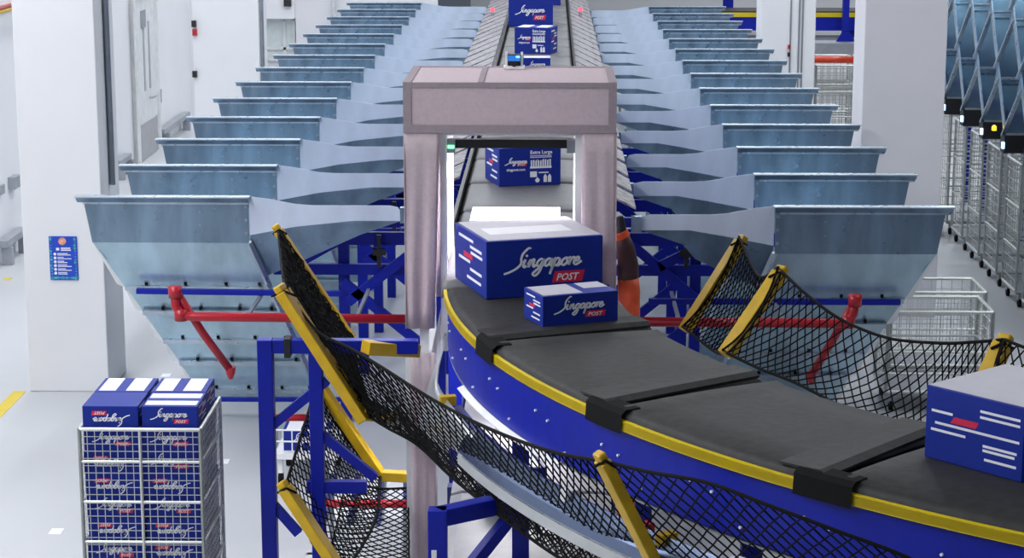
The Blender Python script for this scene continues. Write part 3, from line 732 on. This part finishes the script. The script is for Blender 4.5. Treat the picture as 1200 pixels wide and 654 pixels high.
def net(top, bot, label, cell=.055, belly=V((0, 0, 0)), r=.0050, fold=0., name='safety_net', rope=.010, square=False):
    L = sum((top[i+1]-top[i]).length for i in range(len(top)-1)); L2 = sum((bot[i+1]-bot[i]).length for i in range(len(bot)-1))
    n = max(4, int((L+L2)/2/cell)); 
    T = path(top, n); B = path(bot, n); Wd = (T[n//2]-B[n//2]).length
    k = max(3, int(Wd/cell))
    t = thing(name, (T[0]+B[0])/2, label, 'net', 'black safety nets')
    rr = random.Random(n)
    P = [[T[i].lerp(B[i], j/k)+belly*(4*(j/k)*(1-j/k))+V((rr.uniform(-1, 1), rr.uniform(-1, 1), rr.uniform(-1, 1)))*cell*.06 for j in range(k+1)] for i in range(n+1)]
    m = MB()
    def cord(a, b): m.tube([a, b], r, 3, cap=False)
    if square:
        for i in range(n+1):
            for j in range(k+1):
                if i < n: cord(P[i][j], P[i+1][j])
                if j < k: cord(P[i][j], P[i][j+1])
    else:
        for i in range(n):
            for j in range(k):
                if (i+j) % 2 == 0: cord(P[i][j], P[i+1][j+1])
                else: cord(P[i+1][j], P[i][j+1])
    m.build('mesh', NET, t)
    if fold:
        m = MB(); kk = int(k*fold)
        Q = [[P[i][k-j]+V((.012, -.03, .022))*(1+.5*math.sin(i*.9))+V((rr.uniform(-1, 1), rr.uniform(-1, 1), rr.uniform(-1, 1)))*cell*.3 for j in range(kk+1)] for i in range(n+1)]
        for i in range(n):
            for j in range(kk):
                if (i+j) % 2 == 0: cord(Q[i][j], Q[i+1][j+1])
                else: cord(Q[i+1][j], Q[i][j+1])
        m.build('folded_mesh', NET, t)
    m = MB().tube(T, rope, 6).tube([p for p in B], rope, 6).tube([P[0][j] for j in range(k+1)], rope*.7, 5).tube([P[n][j] for j in range(k+1)], rope*.7, 5)
    m.build('border_rope', NET, t, smooth=True)
    return t
# left side, upper level
At, Ab = PY(326, 270, 15.3), PY(412, 398, 15.3)
Bt, Bb = PY(334, 340, 12.9), PY(432, 490, 12.75)
arm(At, Ab, 'slanted yellow arm left of tunnel, farther of the upper pair', .085, .07)
arm(PY(331, 342, 12.85), PY(428, 492, 12.75), 'wide slanted yellow arm left of tunnel, nearer of the upper pair', .14, .07, foot=PY(462, 489, 12.95))
Et = arc(RO+.62, 28.5, 0); Et = PY(706, 540, 9.55); Eb = PY(782, 690, 9.75)
arm(PY(706, 540, 9.5), PY(782, 690, 9.7), 'yellow arm at bottom centre in front of the blue bend', .085, .06)
net([At, At.lerp(Bt, .5)+V((0, 0, -.05)), Bt], [Ab, Ab.lerp(Bb, .5), Bb], 'black net strung between the two upper yellow arms left of tunnel', .034, V((.04, 0, -.08)), fold=1)
def seg(pxs, ys): return [PY(x, y, d) for (x, y), d in zip(pxs, ys)]
top = seg([(338, 345), (372, 388), (410, 408), (450, 432), (500, 464), (555, 494), (612, 518), (662, 533), (706, 540)], [12.9, 12.75, 12.5, 12.1, 11.6, 11.0, 10.4, 9.9, 9.55])
bot = seg([(432, 488), (455, 502), (490, 522), (528, 558), (572, 594), (612, 624), (658, 655), (710, 680), (780, 692)], [12.75, 12.6, 12.35, 12.0, 11.5, 11.0, 10.5, 10.1, 9.8])
net(top, bot, 'long black net sweeping around outside of the bend, left of the yellow arm', .038, V((.05, .08, -.10)), fold=.45)
top2 = seg([(706, 540), (760, 553), (830, 566), (900, 592), (980, 622), (1060, 652), (1130, 690)], [9.55, 9.25, 8.95, 8.7, 8.5, 8.35, 8.25])
bot2 = seg([(780, 690), (830, 715), (890, 735), (960, 755), (1030, 770), (1090, 780), (1150, 790)], [9.8, 9.55, 9.3, 9.05, 8.85, 8.7, 8.6])
net(top2, bot2, 'black net along outside of the bend, right of the bottom yellow arm', .040, V((.03, .08, -.06)))
# horizontal yellow stub
a, b = PY(428, 407, 12.9), PY(488, 410, 13.1)
tag(MB().bar(a, b, .12, .085).build('net_rail', YEL, bevel=.006), 'short level yellow channel at foot of the left net', 'net support')
# lower level
Ct, Cm, Cb = PY(372, 448, 14.3), PY(446, 557, 14.2), PY(482, 559, 14.2)
arm(Ct, Cb, 'bent yellow arm of the lower net ending at the tunnel leg', .085, .07, mid=Cm)
Dt, Db = PY(334, 572, 12.6), PY(402, 675, 12.5)
arm(Dt, Db, 'slanted yellow arm of the lower net at bottom left', .10, .07)
net([Ct, PY(356, 500, 13.5), Dt], [Cm, PY(440, 610, 13.3), Db], 'black lower net between the two lower yellow arms', .036, V((0, 0, -.10)))
net([PY(405, 560, 13.9), PY(440, 572, 13.85), PY(478, 572, 13.8)], [PY(385, 650, 12.6), PY(420, 672, 12.55), PY(480, 680, 12.5)], 'black lower net hanging left of lower tunnel leg', .036, V((0, 0, -.05)))
# right side
Ft, Fb = PY(868, 283, 15.2), PY(802, 388, 15.0)
Gt, Gb = PY(914, 320, 13.2), PY(850, 416, 12.9)
Ht, Hb = PY(1176, 402, 10.9), PY(1120, 520, 10.6)
arm(Ft, Fb, 'slanted yellow arm right of tunnel, farther of the pair', .10, .07)
arm(Gt, Gb, 'slanted yellow arm right of tunnel, nearer of the pair', .10, .07)
arm(Ht, Hb, 'yellow arm tip behind the box at right edge', .10, .07)
off = V((-.02, -.06, .05))
net([Ft+off, Ft.lerp(Gt, .5)+V((0, 0, -.14)), Gt+off], [Fb+off, Fb.lerp(Gb, .5)+V((.1, .1, -.1)), Gb+off], 'black net between the two yellow arms right of tunnel', .042, V((.03, 0, -.05)))
topR = seg([(916, 318), (945, 345), (985, 374), (1040, 396), (1100, 402), (1140, 401), (1176, 398)], [13.1, 12.7, 12.3, 11.8, 11.4, 11.1, 10.85])
botR = seg([(852, 414), (890, 432), (935, 450), (990, 478), (1050, 500), (1090, 520), (1120, 530)], [12.8, 12.4, 12.0, 11.5, 11.1, 10.8, 10.5])
net(topR, botR, 'wide black net sagging along inside of the bend at right', .042, V((0, 0, -.06)))
topQ = seg([(1178, 398), (1200, 407), (1240, 420)], [10.8, 10.6, 10.3]); botQ = seg([(1125, 530), (1160, 545), (1200, 560)], [10.5, 10.3, 10.1])
net(topQ, botQ, 'black net beyond the yellow arm tip at the right edge', .042, V((0, 0, -.04)))

# ================================================================== BLUE STANDS in the foreground
def stand_left():
    y = 13.0
    a = PY(311, 405, y); zt_ = a.z
    t = thing('blue_stand', (a.x, y, 0), 'blue square tube stand left of the tunnel carrying the net', 'steel frame')
    MB().box((a.x-.05, y-.05, 0), (a.x+.05, y+.05, zt_+.045)).build('post', BLUE, t, bevel=.006)
    b = PY(490, 407, y); MB().bar((a.x+.05, y, zt_), (b.x, y, zt_), .09, .09).build('top_rail', BLUE, t, bevel=.006)
    c = PY(370, 420, y); MB().box((c.x-.045, y-.045, 0), (c.x+.045, y+.045, zt_-.045)).build('post', BLUE, t, bevel=.006)
    MB().bar(PY(320, 498, y), PY(383, 446, y), .05, .06).build('brace', BLUE, t)
    MB().bar(PY(319, 590, y), PY(350, 625, y), .05, .06).build('brace', BLUE, t)
    MB().bar(PY(360, 570, y), PY(430, 570, y), .07, .08).build('lower_rail', BLUE, t)
    MB().bar(PY(372, 505, y), PY(440, 560, y), .05, .06).build('brace', BLUE, t)
    MB().box((c.x-.2, y-.056, zt_-.07), (c.x-.16, y+.056, zt_+.056)).build('clamp', BLACK, t)
    MB().box((a.x-.11, y-.11, 0), (a.x+.11, y+.11, .015)).build('foot_plate', BLUE, t)
stand_left()
def stand_mid():
    y = 11.2
    a = PY(513, 606, y)
    t = thing('blue_stand', (a.x, y, 0), 'blue square tube stand at bottom centre below the net', 'steel frame')
    MB().box((a.x-.055, y-.055, 0), (a.x+.055, y+.055, a.z+.05)).build('post', BLUE, t, bevel=.006)
    b = PY(600, 592, y+.3); MB().bar((a.x+.0, y, a.z), (b.x, y+.3, a.z+.0), .10, .10).build('top_rail', BLUE, t, bevel=.006)
    MB().bar(PY(600, 603, y+.25), PY(545, 672, y+.05), .06, .07).build('brace', BLUE, t)
    MB().box((a.x-.035, y-.058, a.z-.26), (a.x-.005, y-.054, a.z-.18)).build('sticker', BOXW, t)
    MB().box((a.x-.11, y-.11, 0), (a.x+.11, y+.11, .015)).build('foot_plate', BLUE, t)
stand_mid()
# ================================================================== LOWER CONVEYOR DECK
zl = 1.20
t = thing('lower_conveyor', (-.25, 13, 0), 'grey lower sorter deck running below the bend', 'conveyor')
for i in range(4):
    ya = 11.4+1.5*i
    rows = [[(x, yy, z) for x, z in ((-.66, zl-.1), (-.655, zl-.02), (-.58, zl), (.34, zl), (.40, zl-.02), (.405, zl-.1))] for yy in (ya+.02, ya+.05, ya+1.42, ya+1.46)]
    MB().grid(rows, (0, 0, -.02)).build('carrier_belt', M('pale_carrier_belt', (.34, .34, .37), .4), t, smooth=False)
MB().box((-.74, 14.3, zl-.34), (-.68, 17.4, zl-.06)).build('side_beam', BLUE, t)
MB().box((.42, 14.3, zl-.34), (.48, 17.4, zl-.06)).build('side_beam', BLUE, t)
MB().box((-.30, 11.5, zl-.34), (-.05, 17.4, zl-.12)).build('centre_beam', BLUE_DK, t)
for k in range(4): MB().box((-.70, 11.8+1.5*k, zl-.30), (.44, 11.9+1.5*k, zl-.10)).build('cross_member', BLUE_DK, t)
for yy in (15.1, 17.2):
    for x in (-.71, .45): MB().box((x-.04, yy-.04, 0), (x+.04, yy+.04, zl-.3)).build('leg', BLUE, t)
for yy in (11.8, 13.0): MB().box((-.26, yy-.08, 0), (-.10, yy+.08, zl-.3)).build('leg', BLUE_DK, t)
o = box_on_belt((570, 590), (640, 586), .42, .22, 'blue parcel box on the lower deck seen through the long net', z=zl+.001, lid='strips')
# white slide and cart seen through the lower net
t = thing('lower_slide', (-1.55, 15.6, 0), 'pale ribbed steel slide behind the lower net', 'slide')
a = PY(392, 560, 16.6); b = PY(476, 560, 16.6); c = PY(476, 690, 14.9); d = PY(360, 690, 14.9)
MB().slab([a, b, c, d], (0, 0, -.02)).build('sheet', M('pale_slide', (.78, .79, .82), .4), t)
for s in (0, .33, .66, 1.0): MB().bar(a.lerp(b, s)+V((0, 0, .02)), d.lerp(c, s)+V((0, 0, .02)), .05, .04).build('rib', BLUE_DK, t)
for s in (.45, .62): MB().bar(a.lerp(d, s)+V((0, 0, .01)), b.lerp(c, s)+V((0, 0, .01)), .05, .02).build('cross_bar', BLACK, t)
m = MB().bar(a.lerp(d, .9)-V((0, 0, .0)), V((a.lerp(d, .9).x, a.lerp(d, .9).y, 0)), .05, .05).bar(b.lerp(c, .9), V((b.lerp(c, .9).x, b.lerp(c, .9).y, 0)), .05, .05)
m.bar(a.lerp(d, .1), V((a.lerp(d, .1).x, a.lerp(d, .1).y, 0)), .05, .05).bar(b.lerp(c, .1), V((b.lerp(c, .1).x, b.lerp(c, .1).y, 0)), .05, .05)
m.build('leg', BLUE_DK, t)
pa_, pb_ = PY(382, 590, 14.4), PY(480, 591, 14.4)
t = thing('sprinkler_pipe', ((pa_.x+pb_.x)/2, pa_.y, 0), 'thin red pipe crossing behind the lower net', 'pipe')
MB().tube([pa_, pb_], .03, 10).build('main_pipe', RED, t, smooth=True)
for f_ in (.06, .94): q = pa_.lerp(pb_, f_); MB().box((q.x-.015, q.y+.03, 0), (q.x+.015, q.y+.06, q.z)).build('stand', GREYM, t)
pa_, pb_ = PY(320, 490, 17.9), PY(362, 490, 17.9)
t = thing('sprinkler_pipe', ((pa_.x+pb_.x)/2, pa_.y, 0), 'short red pipe seen between the two posts of left blue stand', 'pipe')
MB().tube([pa_, pb_], .035, 10).build('main_pipe', RED, t, smooth=True)
for f_ in (.06, .94): q = pa_.lerp(pb_, f_); MB().box((q.x-.015, q.y+.03, 0), (q.x+.015, q.y+.06, q.z)).build('stand', GREYM, t)
# small cart
cb = PZ(345, 562, 0)
t = thing('platform_trolley', (cb.x, cb.y, 0), 'white platform trolley with parcels behind the left blue stand', 'trolley')
MB().box((cb.x-.14, cb.y-.2, .24), (cb.x+.4, cb.y+.5, .29)).build('deck', POSTW, t)
for dx in (-.10, .34):
    for dy in (-.12, .42):
        cc = MB().box((cb.x+dx-.02, cb.y+dy-.02, .10), (cb.x+dx+.02, cb.y+dy+.02, .24)).build('caster_fork', POSTW, t)
        MB().tube([(cb.x+dx-.02, cb.y+dy, .05), (cb.x+dx+.02, cb.y+dy, .05)], .05, 12).build('wheel', RUB, cc)
m = MB()
for z in (.40, .50): m.tube([(cb.x-.14, cb.y-.2, z), (cb.x+.4, cb.y-.2, z)], .008, 6)
for i in range(8): m.tube([(cb.x-.14+.54*i/7, cb.y-.2, .29), (cb.x-.14+.54*i/7, cb.y-.2, .5)], .006, 5)
m.build('rail', POSTW, t)
o = parcel(.4, .3, .18); place(o, (cb.x+.12, cb.y+.05, .29), 0, 'blue parcel box lying on the white platform trolley')

# ================================================================== ROLL CAGE WITH BOXES (bottom left)
def wire_panel(m, o, U, Vv, nu, nv, r, frame_r, rails=()):
    """wire grid spanning o, o+U, o+Vv"""
    o = V(o); U = V(U); Vv = V(Vv)
    for i in range(1, nu): m.tube([o+U*(i/nu), o+U*(i/nu)+Vv], r, 4, cap=False)
    for j in range(1, nv): m.tube([o+Vv*(j/nv), o+Vv*(j/nv)+U], r, 4, cap=False)
    m.tube([o, o+Vv], frame_r, 6); m.tube([o+U, o+U+Vv], frame_r, 6); m.tube([o, o+U], frame_r, 6); m.tube([o+Vv, o+Vv+U], frame_r, 6)
    for s in rails: m.tube([o+Vv*s, o+Vv*s+U], frame_r*.8, 6)
def roll_cage(x0, x1, y0, y1, h, label, dens=.085, sides='lrfb', rails=(.33, .66), r=.0035, fr=.014, group='empty wire roll cages', wheel=True, zb=.2, rot=0, midpost=False):
    t = thing('roll_cage', ((x0+x1)/2, (y0+y1)/2, 0), label, 'roll cage', group)
    w = x1-x0; d = y1-y0
    nu = max(2, int(w/dens)); nd = max(2, int(d/dens)); nv = max(2, int((h-zb)/dens))
    MB().box((x0, y0, zb-.04), (x1, y1, zb-.003)).build('base', GREYM, t)
    Hh = (0, 0, h-zb)
    if 'f' in sides:
        m = MB(); wire_panel(m, (x0, y0, zb), (w, 0, 0), Hh, nu, nv, r, fr, rails)
        if midpost: m.tube([(x0+w*.5, y0-.004, zb), (x0+w*.5, y0-.004, h)], fr*.8, 6)
        m.build('front_mesh', WIRE, t)
    if 'b' in sides: m = MB(); wire_panel(m, (x0, y1, zb), (w, 0, 0), Hh, nu, nv, r, fr, rails); m.build('rear_mesh', WIRE, t)
    for s, x in (('l', x0), ('r', x1)):
        if s in sides: m = MB(); wire_panel(m, (x, y0, zb), (0, d, 0), Hh, nd, nv, r, fr, rails); m.build('side_mesh', WIRE, t)
    if wheel:
        for x in (x0+.06, x1-.06):
            for y in (y0+.06, y1-.06):
                c = MB().box((x-.02, y-.03, .08), (x+.02, y+.03, zb-.04)).build('caster_fork', GREYM, t)
                MB().tube([(x-.017, y, .055), (x+.017, y, .055)], .055, 12).build('wheel', RUB, c)
    return t
HC = 1.70
ca = PZ(92, 504, HC); cb2 = PZ(235, 503, HC)
cx0, cx1, cy0 = ca.x, cb2.x, (ca.y+cb2.y)/2; cy1 = cy0+.78
roll_cage(cx0, cx1, cy0, cy1, HC, 'wire roll cage packed with blue boxes at bottom left', .047, 'lrf', tuple((z-.2)/1.5 for z in (.405, .675, .945, 1.215, 1.485)), .0030, .014, group=None, midpost=True)
hl = .15; nl = 11; bw = (cx1-cx0)/2-.03; bd = .355
protos = {}
def cage_box(flip, lid):
    key = (flip, lid)
    if key not in protos: protos[key] = parcel(bw, bd, hl-.004, flip=flip, lid=lid); return protos[key]
    return copy_tree(protos[key])
LN = ['open top', 'second', 'third', 'fourth', 'fifth', 'sixth', 'seventh', 'eighth', 'ninth', 'tenth', 'bottom']
flipsL = [1, 0, 1, 1, 0, 1, 0, 1, 0, 1, 0]; flipsR = [0, 0, 0, 1, 0, 1, 1, 0, 1, 0, 0]
for lay in range(nl):                       # 0 = top layer
    z = .2+hl*(nl-1-lay)
    for ci in (0, 1):
        xx = cx0+.02+bw/2+ci*(bw+.02)
        for ri in (0, 1):
            yy = cy0+.03+bd/2+ri*(bd+.012)
            fl = (flipsL, flipsR)[ci][lay]
            lid = 'none' if lay else ('none', 'bands', 'strips', 'strips')[ri*2+ci]
            o = cage_box(bool(fl), lid)
            jx = random.uniform(-.006, .006)
            place(o, (xx+jx, yy, z), 0, 'blue box in roll cage: %s layer, %s %s%s' % (LN[lay], ('front', 'back')[ri], ('left', 'right')[ci], ', logo upside down' if fl else ''), 'blue boxes stacked in the roll cage')

# ================================================================== RIGHT SIDE: cages, slides, far conveyor
roll_cage(3.25, 4.25, 19.3, 20.0, PY(1100, 366, 19.3).z, 'low pale wire cage beside front right chute, nearer of two', .10, 'lrfb', (.5,), .0045, .018)
roll_cage(3.45, 4.4, 20.35, 21.05, PY(1120, 343, 20.35).z, 'low pale wire cage beside front right chute, farther of two', .10, 'lrfb', (.5,), .0045, .018)
cl_ = ['tall wire roll cage in right aisle row, nearest', 'tall wire roll cage in right aisle row, second', 'tall wire roll cage in right aisle row, third', 'tall wire roll cage in right aisle row, fourth', 'tall wire roll cage in right aisle row, fifth', 'tall wire roll cage in right aisle row, sixth', 'tall wire roll cage in right aisle row, seventh']
for k in range(7):
    roll_cage(5.5+.02*k, 6.3+.02*k, 21.6+1.2*k, 22.35+1.2*k, 1.72, cl_[k], .11, 'lrfb', (.33, .66), .005, .016)
for k, lb in enumerate(('wire roll cage at far end of right aisle, nearer the column', 'wire roll cage at far end of right aisle, farther back')):
    roll_cage(4.65+.1*k, 5.4, 28.5+2*k, 29.2+2*k, 1.72, lb, .12, 'lrfb', (.33, .66), .006, .016)
fl_ = ['far wire cage between the two right columns, left front', 'far wire cage between the two right columns, right front', 'far wire cage between the two right columns, left rear', 'far wire cage between the two right columns, right rear']
for k in range(4):
    x = 4.75+.95*(k % 2); y = 37.0+1.2*(k//2)
    roll_cage(x, x+.85, y, y+.75, PY(975, 77, 37).z, fl_[k], .12, 'lrfb', (.33, .66), .007, .02)
# steep slides of the neighbouring sorter
def slide(i, lb):
    y = 21.2+1.28*i; xa = 5.55
    t = thing('steep_slide', (xa, y, 0), lb, 'slide', 'steep slides at the right')
    S = V((xa, y, 1.85)); Tp = V((xa+.15, y+3.1, 4.9)); W_ = V((.95, .1, 0))
    MB().slab([S, S+W_, Tp+W_, Tp], (0, .015, .0)).build('slide_sheet', SHELFB, t)
    up = V((0, -.55, .55)).normalized()
    for k, q in enumerate((V((0, 0, 0)), W_)):
        MB().slab([S+q, Tp+q, Tp+q+up*.10, S+q+up*.10], (.014, 0, 0)).build('side_wall', G_LIP, t)
    for k in range(4):
        s = .22+.25*k
        a = S.lerp(Tp, s)+up*.06
        b = S.lerp(Tp, s-.20)+V((-.02, 1.28, 0))+up*.02 if i < 7 else S.lerp(Tp, s-.1)
        MB().bar(a, b, .05, .03).build('stiffener', G_LIP, t)
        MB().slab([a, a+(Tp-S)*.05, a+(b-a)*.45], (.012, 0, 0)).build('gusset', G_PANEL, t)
        MB().bar(a-V((.02, 0, 0)), a+W_, .03, .03).build('cross_rail', G_LIP, t)
    MB().box(S+V((-.03, -.12, -.12)), S+V((.95, .10, .10))).build('end_stop', BLACK, t)
    MB().box(S+V((-.06, -.15, -.06)), S+V((-.03, -.09, .02))).build('indicator', M('blue_white_led', (.3, .5, 1), .4, emit=(.35, .55, 1), es=3), t)
    MB().bar((xa+.9, y+1.5, 0), (xa+.9, y+1.5, 3.2), .08, .08).bar((xa+.9, y+1.5, 3.15), (xa+.2, y+1.5, 3.15), .06, .06).build('post', BLUE, t)
    return t
sl = ['nearest', 'second', 'third', 'fourth', 'fifth', 'sixth', 'seventh', 'farthest']
for i in range(8): slide(i, 'steep blue steel slide at right above the cages, %s from the camera' % sl[i])
q = PX(1165, 150, 5.5)
tag(MB().tube([q-V((0, 0, .03)), q+V((0, 0, .015)), q+V((0, 0, .035))], [.03, .03, .012], 10).build('beacon', AMBER), 'small amber beacon on a slide at far right', 'lamp')
# far cross conveyor
t = thing('far_conveyor', (8, 48.5, 0), 'far blue conveyor with yellow stripe crossing behind the right columns', 'conveyor')
za = PY(975, 15, 48).z; zb = PY(975, 20, 48).z; zc = PY(975, 36, 48).z
MB().box((3.0, 48.0, zc), (16, 48.05, zb)).build('side_panel', BLUE, t)
MB().box((3.0, 47.97, zb), (16, 48.05, za)).build('yellow_stripe', YEL_STRIP, t)
MB().box((3.0, 48.05, za-.02), (16, 49.2, za+.03)).build('belt', BELT, t)
for x in (4.0, 7.0, 10.0, 14.0): MB().box((x-.08, 48.1, PY(990, 48, 47.2).z), (x+.08, 48.26, za-.02)).build('leg', BLUE, t)
q = PY(990, 48, 47.2)
t = thing('blue_pillar', (q.x, 47.2, 0), 'slim blue steel pillar with flared foot behind the far conveyor cages', 'post')
MB().box((q.x-.07, 47.1, q.z), (q.x+.07, 47.3, 6)).build('post', BLUE, t)
MB().slab([(q.x-.22, 47.05, q.z), (q.x+.22, 47.05, q.z), (q.x+.08, 47.05, q.z+.22), (q.x-.08, 47.05, q.z+.22)], (0, .04, 0)).build('foot_plate', BLUE, t)
t = thing('far_platform', (8, 47.5, 0), 'grey steel platform under the far blue conveyor', 'platform')
MB().box((3.0, 46.6, q.z-.35), (16, 50, q.z)).build('deck', GREYM, t)
for x in (3.6, 8, 12, 15.5):
    for y in (46.8, 49.8): MB().box((x-.08, y-.08, 0), (x+.08, y+.08, q.z-.35)).build('leg', GREYM, t)
pa_, pb_ = PY(942, 70, 36.75), PY(1010, 70, 36.75)
t = thing('barrier_pipe', ((pa_.x+pb_.x)/2, 36.75, 0), 'orange red pipe above the far wire cages between columns', 'pipe')
MB().tube([pa_, pb_], .06, 12).build('pipe', M('orange_red_pipe', (.72, .06, .02), .35), t, smooth=True)
for q in (pa_, pb_): MB().box((q.x-.03, 36.72, 0), (q.x+.03, 36.78, q.z-.05)).build('stand', GREYM, t)
t = thing('blue_gantry', (3.3, 50, 0), 'blue post of far conveyor left of far right column', 'post')
q = PY(853, 10, 49.5); MB().box((q.x-.12, 49.4, 0), (q.x+.12, 49.6, 5)).build('post', BLUE, t)
MB().box((q.x-1.2, 49.45, PY(853, 12, 49.5).z-.1), (q.x+.6, 49.55, PY(853, 12, 49.5).z)).build('rail', BLUE, t)

# ================================================================== LIGHTS, WORLD, CAMERA
def area(name, loc, sx, sy, power, col=(1, 1, 1), rot=(0, 0, 0)):
    l = bpy.data.lights.new(name, 'AREA'); l.shape = 'RECTANGLE'; l.size = sx; l.size_y = sy; l.energy = power; l.color = col
    o = bpy.data.objects.new(name, l); COL.objects.link(o); o.location = loc; o.rotation_euler = rot; return o
area('ceiling_light', (-5.6, 31, 8.6), 1., 28, 900, (.95, .97, 1))
area('ceiling_light', (-2.0, 33, 8.6), .6, 26, 700, (.92, .96, 1))
area('ceiling_light', (2.4, 33, 8.6), .6, 26, 700, (.92, .96, 1))
area('ceiling_light', (6.8, 30, 8.6), 1., 32, 1000, (.95, .97, 1))
area('ceiling_light', (-6.0, 10, 8.6), 1.0, 13, 1150, (.97, .98, 1))
area('ceiling_light', (5.0, 3, 8.6), 3, .6, 150, (.95, .97, 1))
area('ceiling_light', (8, 55, 8.6), 8, .8, 900, (.95, .97, 1))
l = area('tunnel_light', ((TUN[2]+TUN[3])/2, TUN[4]+.71, TUN[6]-.09), (TUN[3]-TUN[2])*.8, .14, 85, (1, .97, 1)); l.data.spread = math.radians(115)
area('lower_tunnel_light', (-.25, 14.0, 1.95), .7, .4, 30, (1, .97, 1))
wd = bpy.data.worlds.new('hall'); SC.world = wd; wd.use_nodes = True
bg = wd.node_tree.nodes['Background']; bg.inputs[0].default_value = (.55, .66, .85, 1); bg.inputs[1].default_value = .13
cam = bpy.data.cameras.new('camera'); co = bpy.data.objects.new('camera', cam); COL.objects.link(co)
co.location = CP; co.rotation_euler = (math.pi/2-PITCH, 0, YAW); cam.sensor_width = 36; cam.lens = 36*F/1200; cam.clip_end = 200; cam.clip_start = .1
SC.camera = co
vs = SC.view_settings; vs.view_transform = 'Standard'; vs.look = 'None'; vs.gamma = 1; vs.use_curve_mapping = False; vs.exposure = 0
